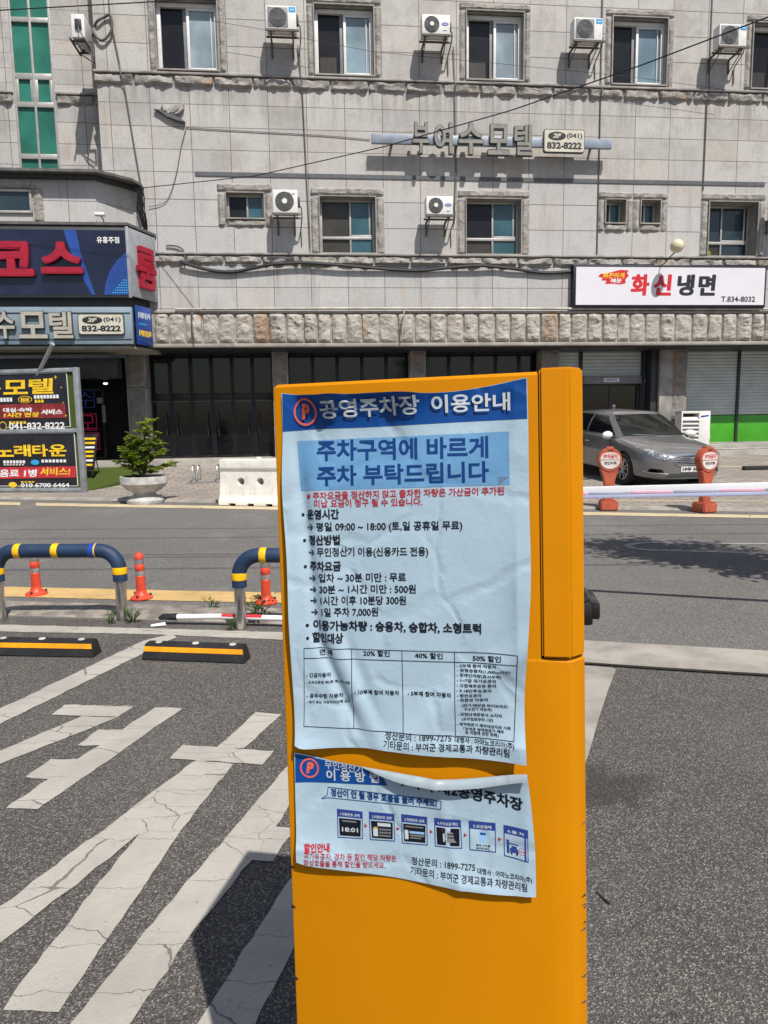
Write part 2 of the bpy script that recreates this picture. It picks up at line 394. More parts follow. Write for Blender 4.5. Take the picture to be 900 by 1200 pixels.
# ---------------------------------------------------------------- mesh helpers
class MB:
    """collects shapes and links them as ONE mesh object"""
    def __init__(s):
        s.bm = bmesh.new()
        s.mats = []
        s.X = Matrix.Identity(4)
        s.uvf = None
    def mi(s, m):
        m = M[m] if isinstance(m, str) else m
        if m not in s.mats:
            s.mats.append(m)
        return s.mats.index(m)
    def faces(s, vs, fs, m, smooth=False):
        k = s.mi(m)
        bv = [s.bm.verts.new(s.X @ Vector(v)) for v in vs]
        out = []
        for f in fs:
            try:
                g = s.bm.faces.new([bv[i] for i in f])
            except ValueError:
                continue
            g.material_index = k
            g.smooth = smooth
            out.append(g)
        return out
    def box(s, a, b, m, bev=0, seg=2):
        x0, y0, z0 = a; x1, y1, z1 = b
        vs = [(x0, y0, z0), (x1, y0, z0), (x1, y1, z0), (x0, y1, z0), (x0, y0, z1), (x1, y0, z1), (x1, y1, z1), (x0, y1, z1)]
        fs = s.faces(vs, [(0, 3, 2, 1), (4, 5, 6, 7), (0, 1, 5, 4), (1, 2, 6, 5), (2, 3, 7, 6), (3, 0, 4, 7)], m)
        if bev:
            es = list({e for f in fs for e in f.edges})
            r = bmesh.ops.bevel(s.bm, geom=es, offset=bev, segments=seg, affect='EDGES', profile=.5)
            for f in r['faces']:
                f.material_index = s.mi(m); f.smooth = True
        return s
    def prism(s, pts, y0, y1, m, axis='y', bev=0):
        """extrude a 2D outline; axis y: pts are (x, z); axis z: pts are (x, y); axis x: pts are (y, z)"""
        def P(p, t):
            return (p[0], t, p[1]) if axis == 'y' else (p[0], p[1], t) if axis == 'z' else (t, p[0], p[1])
        n = len(pts)
        vs = [P(p, y0) for p in pts] + [P(p, y1) for p in pts]
        fs = [tuple(range(n)), tuple(range(2 * n - 1, n - 1, -1))] + [(i, n + i, n + (i + 1) % n, (i + 1) % n) for i in range(n)]
        g = s.faces(vs, fs, m)
        bmesh.ops.recalc_face_normals(s.bm, faces=g)
        if bev:
            es = list({e for f in g for e in f.edges})
            r = bmesh.ops.bevel(s.bm, geom=es, offset=bev, segments=2, affect='EDGES')
            for f in r['faces']:
                f.material_index = s.mi(m); f.smooth = True
        return s
    def tube(s, pts, r, m, n=8, caps=True, flat=None):
        """tube along points; r a number or one per point"""
        pts = [Vector(p) for p in pts]
        N = len(pts)
        rs = r if isinstance(r, (list, tuple)) else [r] * N
        up = Vector((0, 0, 1))
        t0 = (pts[1] - pts[0]).normalized()
        ref = up if abs(t0.dot(up)) < .95 else Vector((0, 1, 0))
        a = t0.cross(ref).normalized()
        vs = []
        for i, p in enumerate(pts):
            t = (pts[min(i + 1, N - 1)] - pts[max(i - 1, 0)]).normalized()
            a = (a - t * a.dot(t)).normalized()
            b = t.cross(a)
            for k in range(n):
                w = 2 * pi * k / n
                vs.append(p + (a * cos(w) + b * sin(w)) * rs[i])
        fs = [(i * n + k, i * n + (k + 1) % n, (i + 1) * n + (k + 1) % n, (i + 1) * n + k) for i in range(N - 1) for k in range(n)]
        if caps:
            fs += [tuple(range(n - 1, -1, -1)), tuple((N - 1) * n + k for k in range(n))]
        g = s.faces(vs, fs, m, True)
        bmesh.ops.recalc_face_normals(s.bm, faces=g)
        return s
    def lathe(s, prof, m, n=24, c=(0, 0, 0), axis='z', sx=1.0, sy=1.0, caps=True):
        vs = []
        for r, h in prof:
            for k in range(n):
                w = 2 * pi * k / n
                q = (r * cos(w) * sx, r * sin(w) * sy, h)
                if axis == 'y':
                    q = (q[0], q[2], q[1])
                elif axis == 'x':
                    q = (q[2], q[0], q[1])
                vs.append((c[0] + q[0], c[1] + q[1], c[2] + q[2]))
        N = len(prof)
        fs = [(i * n + k, i * n + (k + 1) % n, (i + 1) * n + (k + 1) % n, (i + 1) * n + k) for i in range(N - 1) for k in range(n)]
        if caps:
            fs += [tuple(range(n - 1, -1, -1)), tuple((N - 1) * n + k for k in range(n))]
        g = s.faces(vs, fs, m, True)
        bmesh.ops.recalc_face_normals(s.bm, faces=g)
        return s
    def grid(s, fn, nx, ny, m, smooth=True):
        vs = [fn(i / nx, j / ny) for j in range(ny + 1) for i in range(nx + 1)]
        w = nx + 1
        return s.faces(vs, [(j * w + i, j * w + i + 1, (j + 1) * w + i + 1, (j + 1) * w + i) for j in range(ny) for i in range(nx)], m, smooth)
    def mesh(s, me, m, fn):
        return s.faces([fn(v.co) for v in me.vertices], [tuple(p.vertices) for p in me.polygons], m)
    def build(s, name, parent=None, angle=40, at=None, rot=None):
        me = bpy.data.meshes.new(name)
        if s.uvf:
            lay = s.bm.loops.layers.uv.new('UVMap')
            for f in s.bm.faces:
                for l in f.loops:
                    l[lay].uv = s.uvf(l.vert.co, f)
        s.bm.to_mesh(me)
        s.bm.free()
        for m in s.mats:
            me.materials.append(m)
        if angle:
            me.set_sharp_from_angle(angle=radians(angle))
        o = bpy.data.objects.new(name, me)
        COL.objects.link(o)
        if parent is not None:
            o.parent = parent
        if at is not None:
            o.location = at
        if rot is not None:
            o.rotation_euler = rot
        return o

def tag(o, label, cat, group=None):
    o['label'] = label
    o['category'] = cat
    if group:
        o['group'] = group
    return o
def thing(name, label, cat, loc=(0, 0, 0), rotz=0, group=None):
    o = bpy.data.objects.new(name, None)
    COL.objects.link(o)
    o.empty_display_size = .2
    o.location = loc
    o.rotation_euler = (0, 0, rotz)
    return tag(o, label, cat, group)
def setting(o, kind='structure'):
    o['kind'] = kind
    return o
def copy_thing(root, label, loc=None, rotz=None):
    c = root.copy()
    COL.objects.link(c)
    c['label'] = label
    if loc is not None:
        c.location = loc
    if rotz is not None:
        c.rotation_euler[2] = rotz
    for ch in list(root.children):
        d = ch.copy(); COL.objects.link(d); d.parent = c
        for g in list(ch.children):
            e = g.copy(); COL.objects.link(e); e.parent = d
    return c

_fc = {}
def heavy(bold):
    """stroke weight: a small outline offset plus shifted copies, so counters never close"""
    r = bold - .018
    if r <= .004:
        return bold, [(0, 0)]
    return .018, [(0, 0)] + [(r * cos(k * pi / 4), r * sin(k * pi / 4)) for k in range(8)]
def glyphs(txt, bold=0.0, depth=0.0, res=3, shear=0.0):
    """lettering as a mesh, text size 1, drawn in x/y with its thickness along z"""
    k = (txt, bold, depth, res, shear)
    if k not in _fc:
        c = bpy.data.curves.new('lettering', 'FONT')
        c.body = txt
        c.offset = bold
        c.extrude = depth
        c.resolution_u = res
        c.shear = shear
        o = bpy.data.objects.new('lettering', c)
        me = bpy.data.meshes.new_from_object(o)
        bpy.data.objects.remove(o)
        xs = [v.co.x for v in me.vertices]; ys = [v.co.y for v in me.vertices]
        _fc[k] = (me, min(xs), max(xs), min(ys), max(ys))
    return _fc[k]
def write(mb, txt, x0, z0, x1, z1, y, m, bold=.03, depth=0.0, shear=0.0, res=3):
    """lettering filling the rectangle x0..x1, z0..z1 of a local x/z plane, its face towards -y"""
    base, shifts = heavy(bold)
    me, a, b, c, d = glyphs(txt, base, depth, res, shear)
    e = max(abs(q[0]) for q in shifts)
    sx = (x1 - x0) / (b - a + 2 * e); sz = (z1 - z0) / (d - c + 2 * e)
    for k, (ox, oz) in enumerate(shifts):
        mb.mesh(me, m, lambda v: (x0 + (v.x - a + ox + e) * sx, y - v.z + k * .0006, z0 + (v.y - c + oz + e) * sz))
def ellipse(cx, cz, rx, rz, n=28):
    return [(cx + rx * cos(2 * pi * k / n), cz + rz * sin(2 * pi * k / n)) for k in range(n)]
def rounded(x0, z0, x1, z1, r, n=5):
    out = []
    for cx, cz, a in ((x1 - r, z0 + r, -90), (x1 - r, z1 - r, 0), (x0 + r, z1 - r, 90), (x0 + r, z0 + r, 180)):
        out += [(cx + r * cos(radians(a + 90 * k / n)), cz + r * sin(radians(a + 90 * k / n))) for k in range(n + 1)]
    return out

# ================================================================ THE MOTEL BUILDING
FA = radians(5.6)
FM = Matrix.Translation((0, 18.0, 0)) @ Matrix.Rotation(FA, 4, 'Z')
def fw(u, y, v):
    return FM @ Vector((u, y, v))
def fthing(name, label, cat, u, y, v, group=None):
    return thing(name, label, cat, fw(u, y, v), FA, group)
bld = thing('motel_building', 'grey granite motel building with a split stone band above its ground floor', 'building', fw(0, 0, 0), FA)

PITCH = .911
def tile_uv(co, f):
    u = (co.x - 3.755 + .002) / PITCH
    if abs(f.normal.x) > .7:
        u = co.y / PITCH + .5
    v = co.z
    if v > 9.6 - 1e-4 and f.calc_center_median().z > 9.5:
        r = 30 + (v - 9.65) / .595
    elif f.calc_center_median().z > 7.38:
        r = 20 + (v - 7.43) / .506
    elif f.calc_center_median().z > 5.5:
        r = 10 + (v - 5.58) / .613
    else:
        r = (v - 3.75) / .513
    return (u + 40, r)
ZCUT = [5.46, 7.38, 9.55]
def wall(mb, x0, x1, z0, z1, y, holes, m='granite', depth=.3):
    xs = sorted({x0, x1} | {h[k] for h in holes for k in (0, 2) if x0 < h[k] < x1})
    zs = sorted({z0, z1} | {h[k] for h in holes for k in (1, 3) if z0 < h[k] < z1} | {z for z in ZCUT if z0 < z < z1})
    for i in range(len(xs) - 1):
        for j in range(len(zs) - 1):
            cx = (xs[i] + xs[i + 1]) / 2; cz = (zs[j] + zs[j + 1]) / 2
            if any(h[0] < cx < h[2] and h[1] < cz < h[3] for h in holes):
                continue
            mb.faces([(xs[i], y, zs[j]), (xs[i + 1], y, zs[j]), (xs[i + 1], y, zs[j + 1]), (xs[i], y, zs[j + 1])], [(0, 1, 2, 3)], m)
def rocky(mb, x0, z0, x1, z1, y, proud, m='ledge', seed=0, cell=.045, amp=.5, pillow=False):
    """a rough-hewn stone face standing proud of the wall plane y, its edges returning to the wall"""
    nx = max(3, int((x1 - x0) / cell)); nz = max(4, int((z1 - z0) / cell))
    def P(a, b):
        x = x0 + (x1 - x0) * a; z = z0 + (z1 - z0) * b
        if a in (0, 1) or b in (0, 1):
            return (x, y + .004, z)
        n = noise.fractal(Vector((x * 4.2 + seed, z * 5.5, seed * 1.7)), 1.0, 2.0, 4) 
        n2 = noise.noise(Vector((x * 14 + seed, z * 17, 3.3)))
        k = 1.0
        if pillow:
            k = (sin(pi * a) ** .55) * min(1, 9 * min(b, 1 - b)) ** .5
            k = .12 + .88 * k
            n = noise.fractal(Vector((x * 3.6 + seed, z * 3.0, seed * 1.7)), 1.0, 2.0, 5)
        d = proud * (k * (.8 + amp * n + .16 * n2))
        jx = .012 * noise.noise(Vector((x * 9, z * 9, 7 + seed)))
        return (x + jx, y - max(.006, d), z + jx)
    mb.grid(P, nx, nz, m, smooth=False)

UPW = [(-4.43 + 3.655 * k) for k in range(5)]
holes = [(c - .70, 9.69, c + .70, 11.23) for c in UPW]
LOW = [(-3.69, 6.39, -2.80, 6.97), (-1.46, 5.60, -.10, 6.92), (2.17, 5.60, 3.56, 6.92), (5.76, 6.39, 6.28, 6.95), (6.69, 6.39, 7.20, 6.95), (8.52, 5.60, 9.84, 6.94), (12.2, 5.60, 13.55, 6.94)]
holes += LOW
mb = MB(); mb.uvf = tile_uv
wall(mb, -6.53, 16, 3.36, 14, 0, holes)
mb.faces([(-6.53, 1.2, 3.36), (-6.53, 0, 3.36), (-6.53, 0, 14), (-6.53, 1.2, 14)], [(0, 1, 2, 3)], 'granite')
# hidden back and top close the volume, so no light leaks behind the windows
mb.faces([(16, 0, 0), (16, 9, 0), (16, 9, 14), (16, 0, 14)], [(0, 1, 2, 3)], 'granite')
mb.faces([(16, 9, 0), (-14, 9, 0), (-14, 9, 14), (16, 9, 14)], [(0, 1, 2, 3)], 'granite')
mb.faces([(-14, 0, 14), (16, 0, 14), (16, 9, 14), (-14, 9, 14)], [(0, 1, 2, 3)], 'granite')
mb.build('wall', bld)
# recessed wing on the left, with its tall green window strip
WY = 1.2
GX0, GX1 = -8.83, -7.86
mb = MB(); mb.uvf = tile_uv
wall(mb, -14, -6.53, 6.4, 14, WY, [(GX0, 6.4, GX1, 14)])
mb.build('wing_wall', bld)
mb = MB()
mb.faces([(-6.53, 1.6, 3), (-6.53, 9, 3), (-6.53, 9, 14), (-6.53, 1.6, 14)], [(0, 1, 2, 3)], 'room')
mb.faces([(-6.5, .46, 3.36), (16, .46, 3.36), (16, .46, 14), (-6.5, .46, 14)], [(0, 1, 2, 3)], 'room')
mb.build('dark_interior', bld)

# ledges, string courses, window surrounds
def ledge(u0, u1, z0, z1, y, seed, name='stone_ledge'):
    mb = MB()
    x = u0; k = 0
    while x < u1 - .05:
        w = min(PITCH, u1 - x)
        rocky(mb, x + .003, z0 - .03 + .03 * noise.noise(Vector((x * 2.3, seed, 0))), x + w - .003, z1 - .05, y, .085, seed=seed + k, amp=.75)
        x += w; k += 1
    mb.box((u0, y - .085, z1 - .05), (u1, y + .01, z1), 'pillarflat', .012)
    return mb.build(name, bld)
ledge(-6.60, 16, 9.36, 9.62, 0, 3)
ledge(-6.53, 16, 5.34, 5.58, 0, 60)
ledge(-14, GX0 - .02, 9.36, 9.62, WY, 90)
ledge(GX1 + .02, -6.60, 9.36, 9.62, WY, 97)
mb = MB(); mb.box((-4.40, -.02, 7.345), (10.0, .01, 7.44), 'stripe'); mb.build('dark_stripe', bld)  # thin dark band across the tiles, its tone set by plain colour
def surround(u0, v0, u1, v1, wl, wt, wb, seed, y=0):
    mb = MB()
    for a in (0, 1):
        x0, x1 = (u0 - wl, u0 - .022) if a == 0 else (u1 + .022, u1 + wl)
        rocky(mb, x0, v0 - wb, x1, v1 + .022, y, .06, seed=seed + a * 9, cell=.05)
    rocky(mb, u0 - wl, v1 + .026, u1 + wl, v1 + wt, y, .06, seed=seed + 20, cell=.05)
    if wb > .05:
        rocky(mb, u0 - .02, v0 - wb, u1 + .02, v0 - .026, y, .06, seed=seed + 31, cell=.05)
    # thin smooth stone edging round the opening
    mb.box((u0 - .022, y - .055, v0 - .022), (u0, y + .02, v1 + .022), 'reveal'); mb.box((u1, y - .055, v0 - .022), (u1 + .022, y + .02, v1 + .022), 'reveal')
    mb.box((u0, y - .055, v1), (u1, y + .02, v1 + .022), 'reveal'); mb.box((u0, y - .075, v0 - .03), (u1, y + .02, v0), 'slab')
    return mb.build('window_surround', bld, angle=30)
for i, c in enumerate(UPW):
    surround(c - .70, 9.69, c + .70, 11.23, .185, .19, .03, 100 + i * 50)
surround(*LOW[0], .215, .23, .20, 11)
for k, i in ((1, 1), (2, 2), (5, 3), (6, 4)):
    surround(*LOW[k], .225, .22, .02, 200 + 40 * i)
surround(*LOW[3], .20, .20, .21, 31); surround(*LOW[4], .20, .20, .21, 77)

def win_base(u0, v0, u1, v1, D=.26):
    mb = MB()
    mb.faces([(u0, 0, v0), (u1, 0, v0), (u1, D, v0), (u0, D, v0)], [(0, 1, 2, 3)], 'reveal')
    mb.faces([(u0, 0, v1), (u0, D, v1), (u1, D, v1), (u1, 0, v1)], [(0, 1, 2, 3)], 'reveal')
    mb.faces([(u0, 0, v0), (u0, D, v0), (u0, D, v1), (u0, 0, v1)], [(0, 1, 2, 3)], 'reveal')
    mb.faces([(u1, 0, v0), (u1, 0, v1), (u1, D, v1), (u1, D, v0)], [(0, 1, 2, 3)], 'reveal')
    return mb.build('window', bld)
def bars(mb, u0, v0, u1, v1, y, w, d, m):
    mb.box((u0, y, v0), (u0 + w, y + d, v1), m, .006); mb.box((u1 - w, y, v0), (u1, y + d, v1), m, .006)
    mb.box((u0 + w, y, v0), (u1 - w, y + d, v0 + w), m, .006); mb.box((u0 + w, y, v1 - w), (u1 - w, y + d, v1), m, .006)
def pane(par, u0, v0, u1, v1, y, m, name='pane'):
    mb = MB(); mb.box((u0, y, v0), (u1, y + .008, v1), m); mb.build(name, par)
def upper_window(c, wide_open=.5):
    u0, u1, v0, v1 = c - .70, c + .70, 9.69, 11.23
    w = win_base(u0, v0, u1, v1, .2)
    mb = MB()
    bars(mb, u0, v0 + .0, u1, v1 - .02, .13, .085, .09, 'pvc')
    um = u0 + .085 + (u1 - u0 - .17) * wide_open
    mb.box((um - .028, .135, v0 + .085), (um + .035, .20, v1 - .105), 'pvc', .006)           # meeting stile
    mb.box((u1 - .175, .15, v0 + .085), (u1 - .155, .21, v1 - .105), 'pvc', .004)
    mb.box((um - .115, .20, v0 + .085), (um - .028, .23, v1 - .105), 'acgrey', .004)         # edge of the slid inner sash
    mb.box((um + .035, .15, v0 + .085), (u1 - .085, .17, v0 + .13), 'pvc', .004)
    mb.box((um + .035, .15, v1 - .165), (u1 - .085, .17, v1 - .105), 'pvc', .004)
    mb.build('frame', w)
    pane(w, u0 + .085, v0 + .085, um - .03, v1 - .105, .236, 'gblack')
    pane(w, um + .035, v0 + .13, u1 - .085, v1 - .165, .18, random.choice(('gblue', 'gblue2', 'gblue3')))
    if wide_open > .5:
        pane(w, u0 + .12, v0 + .09, um - .2, v0 + .5, .2345, 'gbrown', 'screen')
    pane(w, u0 + .03, v0 + .02, u1 - .03, v1 - .05, .30, 'curtain', 'curtain')
for c in UPW:
    upper_window(c, .5 + .012 * (UPW.index(c) % 3))
def lower_window(h, ml, mr, split=.56, tr=.31, small=False, D=.22):
    u0, v0, u1, v1 = h
    w = win_base(u0, v0, u1, v1, D + .1)
    f = .035 if not small else .03
    y = D - .02
    mb = MB()
    bars(mb, u0, v0, u1, v1, y, f + .02, .08, 'alu')
    us = u0 + (u1 - u0) * split
    vt = v0 + (v1 - v0) * tr if tr else v0 + f
    mb.box((us - .022, y + .004, v0 + f), (us + .022, y + .06, v1 - f), 'alu', .005)
    if tr:
        mb.box((u0 + f, y - .004, vt - .035), (u1 - f, y + .06, vt + .03), 'alu', .005)
        mb.box((us + .03, y + .01, vt + .03), (u1 - f, y + .05, vt + .075), 'alu', .005)
    mb.box((u1 - .15 * (1 if not small else .4), y + .012, vt + .03), (u1 - .11 * (1 if not small else .4), y + .05, v1 - f), 'alu', .004)
    mb.build('frame', w)
    pane(w, u0 + f, vt, us - .02, v1 - f, y + .045, ml)
    pane(w, us + .02, vt, u1 - f, v1 - f, y + .03, mr)
    if tr:
        pane(w, u0 + f, v0 + f, us - .02, vt - .03, y + .045, 'gbrown' if ml != 'gdark' else 'gbrown')
        pane(w, us + .02, v0 + f, u1 - f, vt - .03, y + .03, mr)
    return w
lower_window(LOW[0], 'gblack', 'gteal', .54, 0, True, .14)
lower_window(LOW[1], 'gbrown', 'gteal', .55)
lower_window(LOW[2], 'gblack', 'gteal', .52)
lower_window(LOW[3], 'gblack', 'gteal', .42, 0, True, .26)
lower_window(LOW[4], 'gblack', 'gteal', .42, 0, True, .26)
w5 = lower_window(LOW[5], 'gdark', 'gdark', .42, .30, False, .34)
lower_window(LOW[6], 'gdark', 'gdark', .42, .30, False, .34)
mb = MB()
mb.grid(lambda a, b: (8.60 + .16 * cos(2 * pi * a) * sin(pi * b) * .8 + .02 * sin(a * 23), .18 + .05 * sin(2 * pi * a) * sin(pi * b), 5.69 + .085 * -cos(pi * b) + .012 * sin(a * 31 + b * 17)), 16, 10, 'leaf')
tag(mb.build('plastic_bag', at=fw(0, 0, 0), rot=(0, 0, FA)), 'crumpled bright green bag on the sill of the dark window above the white sign', 'bag')

# green window strip of the wing
gw = MB()
for x0, x1 in ((GX0, GX0 + .055), (GX1 - .055, GX1), ((GX0 + GX1) / 2 - .028, (GX0 + GX1) / 2 + .028)):
    gw.box((x0, WY - .015, 6.4), (x1, WY + .09, 14), 'alu', .006)
for z0, z1 in ((8.07, 8.19), (9.28, 9.40), (9.92, 10.06), (11.22, 11.33), (12.6, 12.7)):
    gw.box((GX0 + .055, WY - .008, z0), (GX1 - .055, WY + .085, z1), 'alu', .006)
gm = (GX0 + GX1) / 2
gw.box((gm - .09, WY - .004, 9.40), (gm + .09, WY + .07, 9.92), 'alu', .006)
gw.box((GX0 + .055, WY - .004, 9.40), (GX0 + .12, WY + .07, 9.92), 'alu', .006)
gw.box((GX1 - .12, WY - .004, 9.40), (GX1 - .055, WY + .07, 9.92), 'alu', .006)
gs = gw.build('green_window', bld)
for z0, z1 in ((6.4, 8.07), (8.19, 9.28), (9.40, 9.92), (10.06, 11.22), (11.33, 12.6), (12.7, 14)):
    for x0, x1 in ((GX0 + .055, gm - .028), (gm + .028, GX1 - .055)):
        pane(gs, x0, z0, x1, z1, WY + .05, 'green')

# split-face stone band above the ground floor
mb = MB()
x = -6.2; k = 0
while x < 16:
    w = random.choice((.34, .38, .40, .41, .43, .47))
    rocky(mb, x + .004, 3.43, x + w - .004, 4.145, -.03, random.uniform(.11, .19), 'split', 300 + k, .028, .40, True)
    x += w; k += 1
mb.build('split_stone_band', bld, angle=25)
mb = MB()
mb.box((-6.3, -.035, 3.42), (16, .02, 4.15), 'split')
mb.box((-5.5, -.10, 4.15), (16, .01, 4.20), 'ledge', .01)
mb.box((-6.3, -.16, 3.335), (16, .72, 3.42), 'slab', .012)
mb.box((-6.3, .02, 3.30), (16, 1.3, 3.335), 'dark')
mb.build('band_soffit', bld)

# ---- ground floor
GY = 1.2
def pillar(u0, u1, y, smooth=None, z0=.40):
    mb = MB()
    if smooth:
        mb.box((u0, y - .02, z0), (smooth, y + .5, 3.30), 'pillarflat', .01)
        u0 = smooth + .01
    for k, (a, b) in enumerate(((z0, 1.42), (1.43, 2.42), (2.43, 3.30))):
        mb.box((u0, y, a), (u1, y + .5, b), 'pillarflat', .012)
        rocky(mb, u0 + .02, a + .02, u1 - .02, b - .02, y, .025, 'pillar', k * 7 + u0, .05)
    mb.build('pillar', bld, angle=30)
pillar(-6.46, -5.97, .70); pillar(-2.78, -2.38, .70); pillar(.83, 1.24, .70); pillar(4.39, 4.86, .70); pillar(7.70, 8.50, .70, 8.05); pillar(12.3, 12.9, .70)
mb = MB()
mb.box((-14, .45, .0), (4.9, 9, .585), 'slab', .015); mb.box((4.9, .62, .0), (16, 9, .70), 'slab', .015)
mb.box((-5.6, .12, .0), (4.9, .45, .47), 'slab', .015); mb.box((4.9, .2, .0), (16, .62, .56), 'slab', .015)
mb.build('entrance_step', bld)
def glazed_bay(u0, u1, n):
    for k in range(n):
        a = u0 + (u1 - u0) * k / n; b = u0 + (u1 - u0) * (k + 1) / n
        mb = MB()
        bars(mb, a + .004, .59, b - .004, 2.14, GY, .055, .06, 'blackmetal')
        mb.box((a + .004, GY - .01, 2.14), (b - .004, GY + .07, 2.24), 'blackmetal', .006)
        bars(mb, a + .004, 2.24, b - .004, 3.30, GY, .045, .06, 'blackmetal')
        d = mb.build('glass_door', bld)
        pane(d, a + .05, .64, b - .05, 2.09, GY + .03, 'gdoor'); pane(d, a + .05, 2.28, b - .05, 3.26, GY + .03, 'gdoor')
        mb = MB()
        mb.box((a + .06, GY + .005, 2.075), (b - .06, GY + .025, 2.093), 'acgrey')
        hx = b - .14 if k % 2 == 0 else a + .14
        mb.tube([(hx, GY - .01, 1.15), (hx, GY - .06, 1.18), (hx, GY - .06, 1.75), (hx, GY - .01, 1.78)], .012, 'dark', 8)
        mb.build('handle', d)
glazed_bay(-6.0, -2.80, 6); glazed_bay(-2.40, .90, 5); glazed_bay(1.30, 4.56, 5)
def shutter(u0, u1, z0, z1, m, y=GY, pitch=.088):
    mb = MB()
    n = int((z1 - z0) / pitch); p = (z1 - z0) / n
    pts = []
    for k in range(n):
        z = z0 + k * p
        pts += [(y, z), (y - .014, z + p * .25), (y - .014, z + p * .7), (y + .004, z + p * .93)]
    pts.append((y, z1))
    vs = [(u, a, b) for u in (u0, u1) for a, b in pts]
    N = len(pts)
    mb.faces(vs, [(i, N + i, N + i + 1, i + 1) for i in range(N - 1)], m)
    return mb.build('roller_shutter', bld, angle=20)
shutter(4.56, 5.60, .70, 3.30, 'shutter'); shutter(5.70, 7.38, 2.62, 3.30, 'shutter', GY - .02)
shutter(7.47, 8.10, 1.02, 3.30, 'shutter'); shutter(7.47, 8.10, .70, 1.02, 'shuttergreen')
shutter(8.6, 10.24, 1.52, 3.30, 'shutter'); shutter(10.32, 12.5, 1.52, 3.30, 'shutter')
for a, b in ((8.6, 10.26), (10.29, 12.5)):
    mb = MB(); mb.box((a, GY - .02, .74), (b, GY + .02, 1.50), 'shuttergreen', .008); mb.build('green_panel', bld)
mb = MB()
for a, b in ((5.60, 5.70), (7.38, 7.47)):
    mb.box((a, GY - .05, .70), (b, GY + .05, 3.30), 'dark', .006)
mb.box((10.24, GY - .06, .74), (10.32, GY + .03, 3.30), 'dark', .006)
mb.box((7.50, .78, .70), (7.69, GY + .05, 3.30), 'dark', .006)
mb.box((5.70, GY - .12, 2.42), (7.38, GY, 2.62), 'acgrey', .01)
mb.box((8.5, GY - .08, .70), (12.5, GY + .04, .74), 'alu', .004)
mb.build('shutter_post', bld)
sd_ = MB(); bars(sd_, 5.70, .70, 7.38, 2.42, GY + .02, .06, .05, 'dark'); sd_.box((6.51, GY + .025, .76), (6.57, GY + .06, 2.36), 'dark')
sdo = sd_.build('shop_door', bld)
pane(sdo, 5.75, .75, 6.51, 2.37, GY + .05, 'gdoor'); pane(sdo, 6.57, .75, 7.33, 2.37, GY + .05, 'gdoor')
mb = MB(); mb.box((6.28, GY - .135, 2.47), (6.72, GY - .122, 2.57), 'trimwhite', .003)

for k in range(6):
    mb.box((6.34 + .055 * k, GY - .138, 2.50), (6.378 + .055 * k, GY - .134, 2.542), 'logoblue')
mb.build('door_plate', bld)
mb = MB(); mb.box((6.62, GY + .03, 1.70), (6.70, GY + .045, 1.84), 'signwhite'); mb.box((6.63, GY + .026, 1.74), (6.69, GY + .04, 1.79), 'signred'); mb.build('door_sticker', bld)
fan = MB(); bars(fan, 7.50, 2.66, 7.95, 3.06, GY - .09, .05, .08, 'dark')
fan.lathe([(.155, 0), (.17, .03), (.17, .09)], 'acgrey', 24, (7.725, GY - .10, 2.86), 'y', caps=False)
fan.lathe([(.0, 0), (.06, 0), (.065, .04)], 'acwhite', 16, (7.725, GY - .12, 2.86), 'y')
for k in range(5):
    w = 2 * pi * k / 5
    fan.faces([(7.725 + .05 * cos(w), GY - .07, 2.86 + .05 * sin(w)), (7.725 + .15 * cos(w - .3), GY - .09, 2.86 + .15 * sin(w - .3)), (7.725 + .155 * cos(w + .35), GY - .05, 2.86 + .155 * sin(w + .35))], [(0, 1, 2)], 'alu')
fan.build('exhaust_fan', bld)
mb = MB(); mb.box((7.47, GY - .07, 2.44), (8.06, GY - .02, 2.56), 'acgrey', .008); mb.build('junction_trunking', bld)

# ---- porch wing with its roof, upper wall and beams (left of the facade)
mb = MB(); mb.uvf = lambda co, f: ((co.x - co.y) / .78 + 40, (co.z - 6.95) / .47 + 5)
UW = [(-14, -.85), (-6.50, -.85), (-5.80, -.15), (-5.70, 0)]
def strip(mb, pts, z0, z1, m):
    for (a, b), (c, d) in zip(pts, pts[1:]):
        mb.faces([(a, b, z0), (c, d, z0), (c, d, z1), (a, b, z1)], [(0, 1, 2, 3)], m)
strip(mb, UW, 5.95, 7.0, 'granite')
mb.build('porch_wall', bld)
mb = MB()
mb.prism([(-14, -1.16), (-6.36, -1.16), (-5.72, -.62), (-5.60, -.3), (-5.60, -.01), (-14, -.01)], 7.0, 7.07, 'porchroof', 'z', .008)
mb.prism([(-14, -1.02), (-6.45, -1.02), (-5.78, -.40), (-5.70, -.02), (-14, -.02)], 6.93, 7.0, 'dark', 'z')
mb.prism([(-14, -.005), (-6.53, -.005), (-6.53, WY), (-14, WY)], 7.0, 7.06, 'porchroof', 'z')
mb.build('porch_roof', bld)
mb = MB(); rocky(mb, -9.3, 6.72, -7.75, 6.80, -.85, .05, seed=5, cell=.04)
bars(mb, -9.3, 6.2, -7.86, 6.70, -.90, .05, .07, 'alu'); mb.box((-8.62, -.895, 6.25), (-8.57, -.84, 6.65), 'alu')
pw = mb.build('porch_window', bld); pane(pw, -9.25, 6.25, -7.91, 6.65, -.87, 'gdark')
rk = MB(); rocky(rk, -7.85, 6.0, -7.62, 6.75, -.85, .05, seed=8, cell=.05); rk.build('window_surround', bld)
mb = MB()
mb.prism([(-14, -1.0), (-5.80, -1.0), (-5.37, -.02), (-14, -.02)], 5.93, 6.0, 'porchroof', 'z', .008)
mb.prism([(-14, -.80), (-6.0, -.80), (-5.62, .0), (-14, .0)], 3.30, 5.93, 'dark', 'z')
mb.prism([(-14, -.84), (-5.92, -.84), (-5.56, .0), (-5.56, .7), (-14, .7)], 3.24, 3.30, 'slab', 'z')
